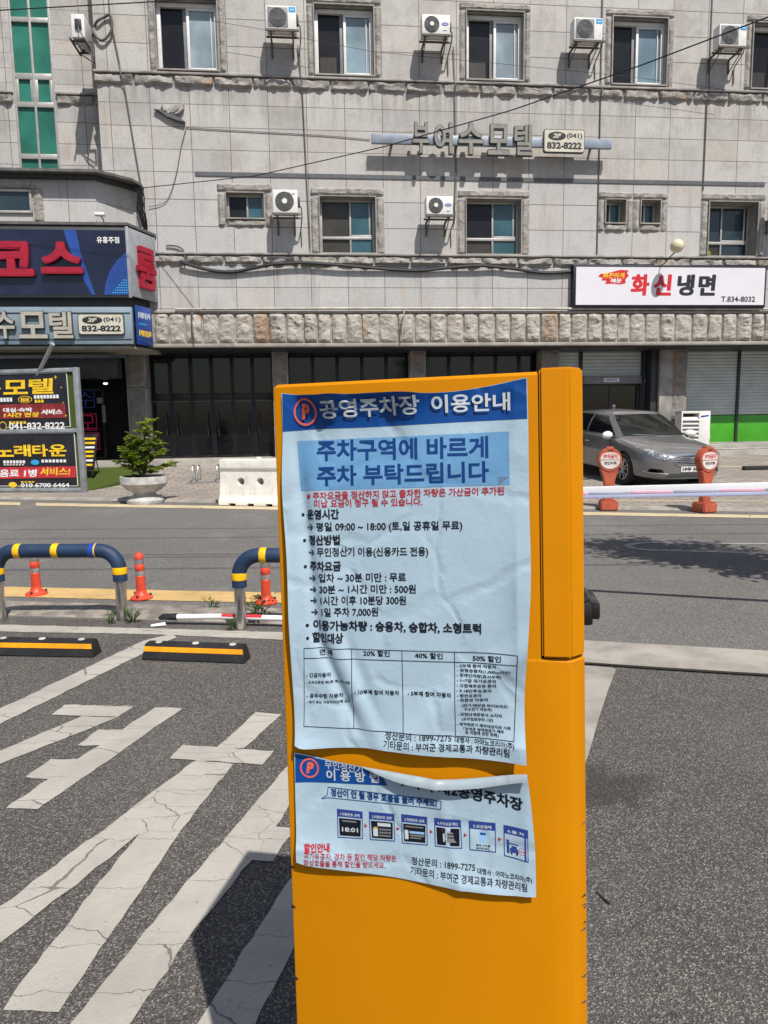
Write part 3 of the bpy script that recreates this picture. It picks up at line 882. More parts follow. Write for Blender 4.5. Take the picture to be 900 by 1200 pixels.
mb.build('porch_body', bld)
mb = MB()
mb.box((-14, -.05, 2.62), (-6.46, .35, 3.10), 'dark', .01)
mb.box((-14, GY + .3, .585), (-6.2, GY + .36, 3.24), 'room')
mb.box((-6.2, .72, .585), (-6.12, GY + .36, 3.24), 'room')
mb.build('entrance_recess', bld)
ed = MB(); bars(ed, -8.55, .59, -7.15, 2.45, GY - .1, .08, .06, 'blackmetal'); bars(ed, -9.9, .59, -8.56, 2.45, GY - .1, .08, .06, 'blackmetal')
eo = ed.build('entrance_door', bld); pane(eo, -8.48, .66, -7.22, 2.38, GY - .06, 'gdoor'); pane(eo, -9.84, .66, -8.63, 2.38, GY - .06, 'gdoor')
mb = MB(); mb.box((-7.20, GY - .16, 1.55), (-7.12, GY - .10, 2.0), 'acgrey', .008); mb.box((-7.32, GY - .13, 2.05), (-7.18, GY - .10, 2.2), 'acgrey', .005); mb.build('door_notice', bld)
mb = MB(); mb.lathe([(.01, 0), (.05, .01), (.06, .04), (.02, .06)], 'spot', 14, (-6.95, .62, 2.50)); mb.box((-6.99, .58, 2.55), (-6.91, .66, 2.63), 'dark'); mb.build('porch_lamp', bld)

# stone relief of a flying bird set on the facade
mb = MB()
body = [(-5.27, 8.79), (-5.05, 8.78), (-4.86, 8.69), (-4.66, 8.60), (-4.55, 8.52), (-4.60, 8.50), (-4.78, 8.55), (-4.98, 8.62), (-5.12, 8.72)]
mb.prism(body, -.10, .0, 'stripe', 'y', .012)
mb.prism([(-5.00, 8.69), (-4.94, 8.80), (-4.80, 8.88), (-4.62, 8.92), (-4.555, 8.91), (-4.58, 8.80), (-4.70, 8.70), (-4.86, 8.65)], -.10, -.03, 'split', 'y', .012)
mb.prism([(-4.92, 8.70), (-4.80, 8.81), (-4.66, 8.86), (-4.68, 8.79), (-4.80, 8.70)], -.12, -.09, 'pillarflat', 'y', .008)
mb.prism([(-5.03, 8.72), (-5.10, 8.93), (-5.06, 8.93), (-5.02, 8.84), (-4.96, 8.76)], -.12, -.03, 'split', 'y', .010)
mb.build('bird_relief', bld)

# ================================================================ THINGS ON THE FACADE
# ---- air conditioner outdoor units on wall brackets
def ac_unit(name_label, u, v, w, h, fan_style, loc_y=-.31, rz=None, side=False):
    o = thing('air_conditioner', name_label, 'air conditioner', fw(u, loc_y, v), FA if rz is None else rz, 'outdoor air conditioner units on the wall')
    D = .29
    mb = MB()
    mb.box((0, -D, 0), (w, 0, h), 'acwhite', .014, 3)
    for k in range(3):
        mb.box((.04 + k * .06, -D + .06, -.02), (.07 + k * .06, -D + .1, 0), 'dark')
    mb.box((w, -.2, h * .35), (w + .05, -.06, h * .75), 'dark', .006)
    mb.build('casing', o)
    fr = h * .41
    fx = .06 + fr
    mb = MB()
    if fan_style == 'disc':
        mb.box((.03, -D - .006, .03), (fx * 2 - .03, -D + .01, h - .03), 'acgrey', .008)
        mb.lathe([(0, 0), (fr, 0), (fr + .006, .012)], 'acgrille', 32, (fx, -D - .012, h / 2), 'y')
    else:
        mb.lathe([(0, 0), (fr, 0), (fr + .006, .012)], 'acgrille', 32, (fx, -D - .012, h / 2), 'y')
        mb.lathe([(0, -.008), (fr * .26, -.008), (fr * .3, .004)], 'acwhite', 20, (fx, -D - .02, h / 2), 'y')
    for k in range(5):
        r = fr * (.35 + .15 * k)
        mb.tube([(fx + r * cos(2 * pi * j / 20), -D - .018, h / 2 + r * sin(2 * pi * j / 20)) for j in range(21)], .0035, 'acgrey', 5, False)
    for k in range(8):
        a = 2 * pi * k / 8 + .2
        mb.tube([(fx + fr * .28 * cos(a), -D - .02, h / 2 + fr * .28 * sin(a)), (fx + fr * cos(a + .35), -D - .018, h / 2 + fr * sin(a + .35))], .0035, 'acgrey', 5)
    mb.build('fan_grille', o)
    mb = MB()
    if fan_style == 'disc':
        mb.box((w - .17, -D - .004, h - .13), (w - .015, -D + .004, h - .02), 'aclabel')
        mb.box((w - .14, -D - .007, h - .085), (w - .05, -D - .003, h - .07), 'trimwhite')
    elif fan_style == 'oval':
        mb.prism(ellipse(w - .12, h * .52, .085, .036), -D - .004, -D + .004, 'logoblue', 'y')
        write(mb, 'Carrier', w - .18, h * .52 - .018, w - .06, h * .52 + .02, -D - .006, 'trimwhite', .02, shear=.3)
        mb.box((w - .17, -D - .003, .07), (w - .08, -D + .003, .085), 'logoblue')
    else:
        mb.prism(ellipse(w - .20, h - .09, .032, .032), -D - .004, -D + .004, 'logored', 'y')
        write(mb, 'LG', w - .15, h - .115, w - .06, h - .065, -D - .004, 'acgrey', .03)
    mb.build('maker_badge', o)
    mb = MB()
    y1 = -loc_y if not side else .16
    for x in (.09, w - .09):
        mb.box((x - .02, -D - .04, -.055), (x + .02, y1, -.02), 'rustiron')
        mb.box((x - .018, y1 - .035, -.36), (x + .018, y1, -.055), 'rustiron')
        mb.tube([(x, -D - .02, -.05), (x, y1 - .02, -.34)], .013, 'rustiron', 6)
    mb.box((-.02, -D - .05, -.06), (w + .06, -D - .015, -.02), 'rustiron')
    mb.box((-.02, -.03, -.06), (w + .06, .0, -.02), 'rustiron')
    mb.build('wall_bracket', o)
    mb = MB()
    x = w + .03
    mb.tube([(w + .02, -.13, h * .45), (x + .05, -.12, h * .3), (x + .06, -.02, -.02), (x + .02, y1 - .03, -.22), (x + .03, y1 - .02, -.6)], .014, 'greycable', 6)
    mb.build('refrigerant_hose', o)
    return o
ac_unit('air conditioner with large dark fan and blue label, between the two leftmost top-row windows', -2.57, 10.36, .68, .49, 'disc')
ac_unit('small white air conditioner with oval blue badge, between second and third top-row windows', 1.0, 10.38, .66, .42, 'oval')
ac_unit('air conditioner with blue corner label beside the fourth top-row window, above the motel phone plate', 4.64, 10.38, .70, .49, 'disc')
ac_unit('rightmost top-row air conditioner with blue label, crossed by the diagonal black wire', 8.26, 10.37, .70, .49, 'disc')
ac_unit('lower-row air conditioner with small red badge, right of the little two-pane window', -2.56, 6.36, .58, .52, 'round')
ac_unit('lower-row air conditioner with oval blue badge, left of the window below the raised motel letters', 1.07, 6.37, .65, .42, 'oval')
ac_unit('lower-row air conditioner half out of frame at the right edge, above the white sign', 10.02, 6.50, .70, .49, 'disc')
ac_unit('air conditioner seen edge-on, on the side wall next to the tall green window', -6.69, 10.25, .70, .50, 'disc', .56, FA - pi / 2, True)

# ---- raised motel sign
s = fthing('wall_sign', 'raised grey hangul motel name on a slim horizontal bar with a cream phone plate', 'sign', 0, 0, 0)
mb = MB(); mb.box((-.19, -.34, 8.055), (5.75, -.24, 8.265), 'bar', .008)
for x in (.3, 1.9, 3.6, 5.3):
    mb.box((x, -.24, 8.12), (x + .05, .0, 8.2), 'dark')
mb.build('mounting_bar', s)
for ch, a, b in (('부', .79, 1.19), ('여', 1.31, 1.74), ('수', 1.90, 2.50), ('모', 2.62, 3.14), ('텔', 3.27, 3.71)):
    mb = MB()
    write(mb, ch, a - .012, 7.81, b + .012, 8.535, -.37, 'letteredge', .045, .035, 0, 4)
    write(mb, ch, a, 7.825, b, 8.52, -.405, 'lettergrey', .018, .012, 0, 4)
    mb.build('letter', s)
def phone_plate(par, u0, v0, u1, v1, y):
    w, h = u1 - u0, v1 - v0
    mb = MB()
    mb.prism(rounded(u0 - .02, v0 - .02, u1 + .02, v1 + .02, .06), y, y + .07, 'letteredge', 'y')
    mb.prism(rounded(u0, v0, u1, v1, .05), y - .012, y + .01, 'cream', 'y')
    pl = mb.build('phone_plate', par)
    mb = MB()
    mb.prism(ellipse(u0 + w * .31, v0 + h * .72, w * .225, h * .19), y - .02, y - .008, 'inkdark', 'y')
    write(mb, '2F', u0 + w * .20, v0 + h * .61, u0 + w * .42, v0 + h * .83, y - .023, 'cream', .05, .001, .2)
    write(mb, '(041)', u0 + w * .56, v0 + h * .58, u0 + w * .95, v0 + h * .86, y - .016, 'inkdark', .025, .001)
    write(mb, '832-8222', u0 + w * .06, v0 + h * .12, u0 + w * .94, v0 + h * .44, y - .016, 'inkdark', .045, .001)
    mb.build('printing', pl)
phone_plate(s, 4.02, 7.93, 5.01, 8.43, -.39)

# ---- white restaurant sign
s = fthing('shop_sign', 'long white noodle restaurant sign with red and black hangul in a black frame', 'sign', 0, 0, 0)
U0, U1, V0, V1 = 4.88, 10.06, 4.275, 5.325
mb = MB(); mb.box((U0, -.20, V0), (U1, -.02, V1), 'signframe', .012); mb.build('box', s)
mb = MB(); mb.box((U0 + .07, -.206, V0 + .06), (U1 - .05, -.19, V1 - .06), 'signwhite'); mb.build('face', s)
P = lambda z: (4.88 + (z - 115) / (897 - 115) * (U1 - 4.88))            # along the sign
mb = MB()
br = [(P(212), 5.03), (P(222), 5.10), (P(240), 5.10), (P(300), 5.20), (P(333), 5.185), (P(326), 5.12), (P(334), 5.06), (P(320), 4.95), (P(322), 4.87), (P(300), 4.84), (P(270), 4.86), (P(240), 4.85), (P(246), 4.93), (P(224), 4.94), (P(232), 5.0)]
mb.prism(br, -.210, -.204, 'signred', 'y')
ang = MB()
write(mb, '화끈하게', P(230), 4.985, P(318), 5.125, -.213, 'gold', .03, .001, .12)
write(mb, '매운', P(262), 4.875, P(306), 4.985, -.213, 'trimwhite', .03, .001, .12)
write(mb, '화', P(343), 4.545, P(418), 5.095, -.2085, 'signred', .055, .001, .06, 4)
write(mb, '신', P(434), 4.545, P(508), 5.095, -.2085, 'signred', .055, .001, .06, 4)
write(mb, '냉', P(530), 4.545, P(602), 5.095, -.2085, 'inkdark', .055, .001, .06, 4)
write(mb, '면', P(616), 4.545, P(688), 5.095, -.2085, 'inkdark', .055, .001, .06, 4)
write(mb, 'T.834-8032', P(712), 4.41, P(853), 4.55, -.2085, 'inkdark', .02, .001)
mb.build('printing', s)
ang.bm.free()
lp = fthing('wall_lamp', 'round cream globe lamp on a bent stalk above the white restaurant sign', 'lamp', 7.30, -.75, 5.66)
mb = MB(); mb.lathe([(.165 * sin(pi * k / 12), -.165 * cos(pi * k / 12)) for k in range(13)], 'globe', 24, caps=False); mb.build('globe', lp)
mb = MB(); mb.tube([(-.04, .03, -.15), (-.09, .12, -.22), (-.13, .35, -.34), (-.13, .60, -.36), (-.13, .64, -.44)], .014, 'dark', 8); mb.build('stalk', lp)

# ---- porch signs
s = fthing('bar_sign', 'dark navy light box sign with red hangul letters on the porch front', 'sign', 0, 0, 0)
mb = MB()
mb.box((-14, -.97, 4.36), (-5.80, -.81, 5.92), 'dark', .008)
mb.box((-14, -.976, 4.42), (-5.86, -.965, 5.83), 'navy')
mb.box((-5.86, -.985, 4.36), (-5.795, -.96, 5.92), 'greychamfer', .004)
mb.build('light_box', s)
X = lambda p: -8.56 + (p) / 152 * 2.76                                    # photo columns of the sign front, in metres
mb = MB()
mb.prism([(X(75), 5.83), (X(90), 5.83), (X(94), 5.3), (X(108), 4.42), (X(104), 4.42), (X(86), 5.1)], -.979, -.974, 'royal', 'y')
arc = [(X(152) - 1.05 * (1 - sin(t)) , 4.42 + 1.05 * (1 - cos(t)) * .95) for t in [k * pi / 2 / 12 for k in range(13)]]
mb.prism([(X(119), 4.42), (X(121), 4.65), (X(127), 4.93), (X(136), 5.16), (X(146), 5.32), (X(152.0) - .03, 5.38), (X(152.0) - .03, 4.42)], -.979, -.974, 'royal', 'y')
for i in range(9):
    for j in range(6):
        if i + j > 4:
            mb.prism(ellipse(X(130) + i * .05, 4.47 + (5 - j) * .055, .017, .017, 8), -.982, -.978, 'aclabel', 'y')
write(mb, '유흥주점', X(114), 5.55, X(141), 5.69, -.980, 'trimwhite', .02, .001)
mb.build('printing', s)
for ch, a, b, z0, z1 in (('코', -9, 39, 4.80, 5.55), ('스', 47, 97, 4.86, 5.55)):
    mb = MB()
    write(mb, ch, X(a), z0, X(b), z1, -1.045, 'redletter', .052, .045, 0, 5)
    mb.build('letter', s)
# angled end panel with one red letter
cx0, cy0, cx1, cy1 = -5.80, -.985, -5.40, -.06
L = sqrt((cx1 - cx0) ** 2 + (cy1 - cy0) ** 2); ca = atan2(cy1 - cy0, cx1 - cx0)
CH = Matrix.Translation((cx0, cy0, 0)) @ Matrix.Rotation(ca, 4, 'Z')
mb = MB(); mb.X = CH; mb.box((.0, .0, 4.40), (L, .05, 5.90), 'greychamfer', .008); mb.build('angled_panel', s)
mb = MB(); mb.X = CH; write(mb, '룸', .20, 4.62, .86, 5.56, -.06, 'redletter', .034, .045, 0, 4); mb.build('letter', s)
s = fthing('motel_fascia', 'light blue fascia with cream hangul motel letters and phone plate, below the navy sign', 'sign', 0, 0, 0)
mb = MB()
mb.box((-14, -.94, 3.33), (-5.83, -.80, 4.16), 'skyfascia', .01)
mb.box((-14, -.955, 4.02), (-5.86, -.93, 4.035), 'dark'); mb.box((-14, -.955, 3.43), (-5.86, -.93, 3.445), 'dark')
mb.build('panel', s)
for ch, a, b in (('부', -58, -42), ('여', -34, -18), ('수', -14, 9.5), ('모', 14, 48), ('텔', 51, 79)):
    mb = MB()
    write(mb, ch, X(a) - .012, 3.44, X(b) + .012, 4.06, -.985, 'letteredge', .045, .03, 0, 4)
    write(mb, ch, X(a), 3.455, X(b), 4.045, -1.02, 'creamletter', .02, .01, 0, 4)
    mb.build('letter', s)
phone_plate(s, X(86), 3.55, X(140), 3.98, -.99)
s = fthing('blue_banner', 'narrow blue banner with yellow hangul on the angled corner under the navy sign', 'banner', 0, 0, 0)
mb = MB(); mb.X = Matrix.Translation((-5.77, -.86, 0)) @ Matrix.Rotation(ca, 4, 'Z')
mb.box((0.03, -.0, 3.34), (.62, .03, 4.22), 'royal', .004)

for k in range(9):
    a = .1 + .05 * k + random.uniform(0, .02)
    mb.box((a, -.004, 3.93 + random.uniform(0, .05)), (a + .03, .0, 4.08), 'pwhite'); mb.box((a, -.004, 3.52 + random.uniform(0, .05)), (a + .032, .0, 3.67), 'gold')
mb.box((.12, -.004, 3.80), (.4, .0, 3.83), 'aclabel')
mb.build('cloth', s)
fl = fthing('floodlight', 'small white floodlight on the ledge above the navy porch sign', 'lamp', -6.38, -.9, 6.04)
mb = MB(); mb.box((-.11, -.17, .09), (.11, -.03, .15), 'trimwhite', .012); mb.build('lamp_head', fl)
mb = MB(); mb.tube([(.02, -.1, .09), (.05, -.03, .03), (.05, .02, -.04)], .012, 'dark', 8); mb.build('arm', fl)

# neon letters behind the entrance glass
for ch, m, u0, u1, v0, v1, lab in (('수', 'lampblue', -7.74, -7.38, 1.98, 2.34, 'dim blue neon letter above the two red ones in the dark entrance'), ('모', 'lampred', -7.72, -7.36, 1.40, 1.75, 'upper red neon letter in the dark entrance, below the blue one'), ('텔', 'lampred', -7.69, -7.32, .90, 1.27, 'lower red neon letter in the dark entrance')):
    mb = MB(); write(mb, ch, u0, v0, u1, v1, .93, m, -.012, .006, 0, 3)
    bars(mb, u0 - .04, v0 - .04, u1 + .04, v1 + .04, .93, .012, .02, m)
    tag(mb.build('neon_letter', at=fw(0, 0, 0), rot=(0, 0, FA)), lab, 'neon sign', 'neon letters at the entrance')

# ---- cables, pipes and dark joint lines on the facade
def run(name, pts, r, m, label, cat='cable', group=None, n=7, smooth=True):
    mb = MB()
    if smooth:
        P3 = [Vector(p) for p in pts]; out = []
        for i in range(len(P3) - 1):
            p0, p1, p2, p3 = P3[max(0, i - 1)], P3[i], P3[i + 1], P3[min(len(P3) - 1, i + 2)]
            for k in range(5):
                t = k / 5
                out.append(.5 * ((2 * p1) + (p2 - p0) * t + (2 * p0 - 5 * p1 + 4 * p2 - p3) * t * t + (3 * p1 - p0 - 3 * p2 + p3) * t ** 3))
        out.append(P3[-1]); pts = out
    mb.tube(pts, r, m, n)
    return tag(mb.build(name, at=fw(0, 0, 0), rot=(0, 0, FA)), label, cat, group)
run('power_cable', [(-4.8, -0.115, 5.37), (-4.76, -0.115, 5.33), (-4.4, -0.09, 5.22), (-4.06, -0.062, 5.15), (-3.75, -0.062, 5.125), (-3.45, -0.062, 5.145), (-3.0, -0.09, 5.23), (-2.63, -0.115, 5.3), (-2.1, -0.115, 5.335), (-1.7, -0.115, 5.335), (-1.0, -0.115, 5.29), (-0.33, -0.09, 5.245), (0.4, -0.062, 5.2), (1.05, -0.062, 5.19), (1.7, -0.09, 5.25), (2.46, -0.115, 5.3), (2.9, -0.09, 5.28), (3.33, -0.09, 5.24), (3.8, -0.062, 5.18), (4.22, -0.062, 5.145), (4.6, -0.062, 5.16), (4.93, -0.062, 5.19)], .042, 'cable', 'thick black cable sagging across the wall under the lower windows')
run('conduit', [(-5.15, -.04, 5.73), (-4.95, -.05, 5.73), (-4.78, -.05, 5.66), (-4.73, -.05, 5.52), (-4.72, -.09, 5.34)], .02, 'greycable', 'short bent grey conduit at the left end of the thick black cable')
run('water_pipe', [(-5.0, -.13, 4.235), (0, -.13, 4.255), (5, -.13, 4.25), (10.3, -.13, 4.24)], .032, 'pipe', 'long pale horizontal pipe along the top of the split stone band', 'pipe')
run('drain_hose', [(-4.62, -.13, 4.2), (-4.58, -.27, 4.12), (-4.60, -.27, 3.8), (-4.56, -.25, 3.42)], .018, 'greycable', 'grey hose hanging over the left end of the split stone band', 'hose')
run('drain_hose', [(1.56 - .93, -.13, 4.22), (.55, -.28, 4.15), (.52, -.28, 3.85), (.47, -.26, 3.45)], .018, 'pipe', 'pale hose with a brass tap over the middle of the split stone band', 'hose')
for pts, lab in (([(-1.88, -.05, 10.3), (-1.83, -.05, 9.72), (-1.83, -.13, 9.6), (-1.80, -.05, 9.3), (-1.76, -.05, 7.5), (-1.72, -.05, 5.7)], 'thin vertical drain pipe beside the second column of windows'), ([(1.85, -.05, 10.4), (1.88, -.05, 9.7), (1.88, -.13, 9.5), (1.88, -.05, 9.3), (1.90, -.05, 7.5), (1.86, -.05, 6.3)], 'thin vertical drain pipe passing behind the raised motel letters'), ([(5.545, -.03, 14), (5.55, -.03, 9.75), (5.55, -.12, 9.5), (5.555, -.03, 9.3), (5.555, -.03, 5.6)], 'dark vertical expansion joint just right of the motel phone plate'), ([(8.37, -.03, 14), (8.37, -.03, 9.75), (8.36, -.12, 9.5), (8.34, -.03, 9.3), (8.33, -.03, 7.2)], 'dark vertical expansion joint below the rightmost top-row air conditioner')):  # the last two tubes draw dark expansion joints of the wall
    run('pipe_or_joint', pts, .013, 'greycable', lab, 'pipe', 'vertical pipes on the facade', 6, False)
run('wall_cable', [(-6.20, -.03, 14), (-6.15, -.04, 11.6), (-6.13, -.05, 10.8), (-6.05, -.05, 10.2), (-5.98, -.06, 9.75), (-5.95, -.13, 9.5), (-5.9, -.05, 9.2), (-5.8, -.04, 8.3), (-5.66, -.05, 7.1), (-5.62, -.08, 6.6)], .015, 'greycable', 'grey cable running down the left corner of the facade to the porch roof')
run('loose_hose', [(-6.62, .25, 10.48), (-6.45, -.06, 10.62), (-6.25, -.06, 10.75), (-6.12, -.08, 10.78), (-6.10, -.08, 10.5), (-6.25, -.08, 10.28), (-6.38, -.08, 10.25), (-6.48, -.06, 10.35), (-6.56, .0, 10.5)], .03, 'greycable', 'looped grey hose hanging at the top left corner of the facade', 'hose')
mb = MB()
for k in range(16):
    a = random.uniform(-.1, .1); z = random.uniform(-.2, .1)
    mb.tube([(-5.70 + a * .3, -.35 + a, 7.02 + z * .3), (-5.62 + a * .6, -.30 + a, 6.85 + z), (-5.66 + a, -.24, 6.55 + z), (-5.6 + a * .5, -.12, 6.25 + z * 1.5), (-5.58, -.06, 5.9 + z)], .011, 'cable', 5)
tag(mb.build('cable_bundle', at=fw(0, 0, 0), rot=(0, 0, FA)), 'tangled bundle of black cables at the right end of the porch roof', 'cable')
run('wall_line', [(-4.55, -.018, 8.42), (-3.4, -.018, 8.38), (-1.4, -.018, 8.32), (-.2, -.02, 8.25)], .008, 'greycable', 'thin dark joint line running level to the left end of the raised sign', 'wire')  # thin tube drawn along a faint dark joint line
run('wall_line', [(-4.55, -.04, 8.40), (-4.68, -.04, 8.0), (-4.85, -.04, 7.3), (-5.1, -.03, 6.75), (-5.5, -.04, 6.62)], .008, 'greycable', 'thin loose wire falling diagonally from under the bird relief', 'wire')

# ================================================================ GROUND
def sheet(name, pts, z, m):
    mb = MB(); f = mb.faces([(x, y, z) for x, y in pts], [tuple(range(len(pts)))], m)
    bmesh.ops.recalc_face_normals(mb.bm, faces=f)
    if f[0].normal.z < 0:
        bmesh.ops.reverse_faces(mb.bm, faces=f)
    return setting(mb.build(name))
sheet('road', [(-300, -200), (300, -200), (300, 400), (-300, 400)], 0, 'asphalt_road')
LETTERS = [[(-1.691, 3.517), (-1.317, 3.484), (-1.349, 3.346), (-1.698, 3.388)], [(-1.536, 3.365), (-1.347, 3.342), (-1.681, 2.872), (-1.79, 2.711), (-1.87, 2.842), (-1.748, 2.994)], [(-1.198, 3.462), (-1.051, 3.44), (-1.338, 2.503), (-1.466, 2.518)], [(-1.388, 3.211), (-1.243, 3.194), (-1.279, 3.029), (-1.416, 3.04)], [(-1.479, 2.915), (-1.342, 2.901), (-1.381, 2.735), (-1.506, 2.752)], [(-0.665, 3.374), (-0.529, 3.348), (-0.648, 2.981), (-0.767, 3.001)], [(-0.933, 3.024), (-0.506, 2.953), (-0.535, 2.829), (-0.948, 2.895)], [(-0.834, 2.875), (-0.731, 2.86), (-0.668, 2.837), (-0.895, 2.315), (-1.103, 1.806), (-1.185, 1.632), (-1.287, 1.793), (-1.187, 1.962)], [(-0.731, 2.857), (-0.665, 2.837), (-0.747, 2.346), (-0.828, 1.568), (-0.972, 1.578), (-0.959, 1.767), (-0.898, 2.309)], [(-0.423, 2.826), (-0.336, 2.808), (-0.375, 2.504), (-0.458, 2.177), (-0.568, 1.823), (-0.637, 1.54), (-0.693, 1.319), (-0.825, 1.321), (-0.782, 1.547), (-0.704, 1.851), (-0.644, 2.063), (-0.551, 2.379)], [(-0.425, 2.363), (-0.341, 2.352), (-0.387, 2.161), (-0.465, 2.17)]]
STALL = [(-2.116, 3.217), (-2.009, 3.476), (-1.645, 4.597), (-1.483, 4.753), (-1.444, 4.663), (-1.543, 4.362), (-1.906, 3.287), (-2.004, 3.036)]
STALL2 = [(-0.186, 2.597), (-0.112, 2.416), (-0.331, 1.534), (-0.426, 1.155), (-0.54, 1.157), (-0.469, 1.537), (-0.38, 1.86), (-0.297, 2.123)]
WHITE = [(-3.281, 5.112), (-2.86, 5.045), (-1.668, 4.883), (-0.717, 4.743), (-0.189, 4.657), (-0.182, 4.452), (-0.692, 4.568), (-1.622, 4.74), (-2.765, 4.87), (-3.17, 4.932)]
YNEAR = [(-4.26, 6.443), (-3.481, 6.305), (-2.412, 6.136), (-0.896, 5.913), (0.488, 5.706), (0.455, 5.33), (-0.846, 5.564), (-2.271, 5.763), (-3.28, 5.928), (-4.008, 6.05)]
YFAR = [(-6.757, 13.513), (-2.755, 12.475), (0.711, 11.568), (3.34, 10.859), (5.669, 10.231), (6.751, 9.964), (6.531, 9.634), (5.502, 9.926), (3.235, 10.517), (0.687, 11.17), (-2.661, 12.039), (-6.514, 13.019)]
YFAR2 = [(-10.13, 14.514), (-7.134, 13.666), (-6.86, 13.132), (-9.718, 13.914)]
GUTTER = [(0.633, 4.673), (1.332, 4.449), (1.792, 4.338), (2.37, 4.193), (3.25, 3.966), (2.944, 3.578), (2.142, 3.777), (1.615, 3.895), (1.201, 4.0), (0.563, 4.15)]
SLIT = [(0.563, 4.15), (1.207, 4.022), (1.623, 3.916), (2.149, 3.79), (2.954, 3.59), (2.926, 3.555), (2.132, 3.757), (1.609, 3.881), (1.199, 3.992), (0.559, 4.119)]
PAD = [(0.957, 4.04), (1.312, 3.937), (1.332, 3.908), (1.178, 3.578), (1.002, 3.182), (0.872, 2.876), (0.638, 2.395), (0.327, 2.404)]
USHAPE = [(4.394, 7.897), (3.594, 7.969), (3.101, 8.101), (2.896, 8.032), (2.781, 7.9), (2.791, 7.736), (2.938, 7.617), (3.521, 7.491), (4.078, 7.32)]
GUT_NEAR = [(2.944, 3.578), (2.142, 3.777), (1.615, 3.895), (1.201, 4.0), (0.563, 4.15)]
def plane_line(p, q, w):
    pass
# parking lot sheet on the near side of the kerb
lot = [(-30, -30), (30, -30), (30, -4.2)] + [(3.3, 3.44)] + GUT_NEAR + [(.2, 4.38), (-.55, 4.88), (-.9, 4.98), (-3.4, 5.33), (-30, 9.0)]
sheet('parking_lot', lot, .004, 'asphalt_lot')
mb = MB()
def poly(mb, pts, z, m):
    out = []
    for i, p in enumerate(pts):
        a, b = Vector(p), Vector(pts[(i + 1) % len(pts)])
        L = (b - a).length; k = max(1, min(90, int(L / .03)))
        if L < .02 or k < 2:
            out.append(tuple(a)); continue
        nrm = Vector((-(b - a).y, (b - a).x)) / L
        for j in range(k):
            q = a.lerp(b, j / k)
            w = .009 * noise.noise(Vector((q.x * 13, q.y * 13, z * 900))) + .004 * noise.noise(Vector((q.x * 45, q.y * 45, z * 700)))
            out.append(tuple(q + nrm * w))
    f = mb.faces([(x, y, z) for x, y in out], [tuple(range(len(out)))], m)
    bmesh.ops.triangulate(mb.bm, faces=f)
for q in LETTERS:
    pass
for k, q in enumerate(LETTERS):
    poly(mb, q, .0078 + .0001 * k, 'paintwhite')
poly(mb, STALL, .0076, 'paintwhite'); poly(mb, STALL2, .0075, 'paintwhite'); poly(mb, WHITE, .0074, 'paintwhite')
poly(mb, YNEAR, .0045, 'paintyellow'); poly(mb, YFAR, .0045, 'paintpale'); poly(mb, YFAR2, .0045, 'paintpale')
def stroke(mb, pts, w, z, m):
    L, R = [], []
    for i, p in enumerate(pts):
        a = Vector(pts[max(0, i - 1)]); b = Vector(pts[min(len(pts) - 1, i + 1)])
        n = (b - a).normalized(); n = Vector((-n.y, n.x)) * w / 2
        L.append((p[0] + n.x, p[1] + n.y)); R.append((p[0] - n.x, p[1] - n.y))
    poly(mb, L + R[::-1], z, m)
stroke(mb, USHAPE, .10, .0047, 'paintfaint')
setting(mb.build('painted_markings'))
# kerb strip between lot and road, and the drainage strip by the exit
mb = MB()
kx = [(-9, 6.35), (-3.45, 5.42), (-2.0, 5.20), (-.9, 5.02), (.3, 4.70)]
for (a, b), (c, d) in zip(kx, kx[1:]):
    mb.faces([(a, b, .012), (c, d, .012), (c, d + .30, .03), (a, b + .30, .03)], [(0, 1, 2, 3)], 'kerbstone')
    mb.faces([(a, b + .30, .03), (c, d + .30, .03), (c, d + .32, 0), (a, b + .32, 0)], [(0, 1, 2, 3)], 'kerbstone')
    mb.faces([(a, b, .012), (a, b - .02, 0), (c, d - .02, 0), (c, d, .012)], [(0, 1, 2, 3)], 'kerbstone')
setting(mb.build('kerb'))
sheet('drain_strip', GUTTER, .0085, 'concrete')
sheet('drain_slot', SLIT, .0125, 'seam')
sheet('concrete_patch', PAD, .0095, 'concrete')

# paved forecourt rising from the road to the building
E0 = [(-40, 22.5), (-7.55, 14.45), (-2.73, 13.10), (3.32, 11.45), (5.67, 10.85), (16, 8.2)]
def edge_y(x):
    for (a, b), (c, d) in zip(E0, E0[1:]):
        if x <= c:
            return b + (d - b) * (x - a) / (c - a)
    return E0[-1][1]
def far_y(x):
    return 18.0 + x * math.tan(FA) + .30
def fore_z(x, y):
    t = (y - edge_y(x)) / max(.1, far_y(x) - edge_y(x))
    return .04 + max(0, min(1.02, t)) ** 2.3 * .38
mb = MB()
def fc(a, b):
    x = -22 + 38 * a
    y = edge_y(x) + (far_y(x) - edge_y(x)) * b
    return (x, y, fore_z(x, y))
mb.grid(fc, 38, 8, 'paver')
for k in range(38):
    x0, x1 = -22 + k, -21 + k
    for (o0, o1, z0, z1) in ((0, -.14, .045, .04), (-.14, -.16, .04, .0)):
        mb.faces([(x0, edge_y(x0) + o1, z1), (x1, edge_y(x1) + o1, z1), (x1, edge_y(x1) + o0, z0), (x0, edge_y(x0) + o0, z0)], [(0, 1, 2, 3)], 'concrete')
setting(mb.build('forecourt_pavement'))
mb = MB()
def on_fc(x, y, dz=.004):
    return (x, y, fore_z(x, y) + dz)
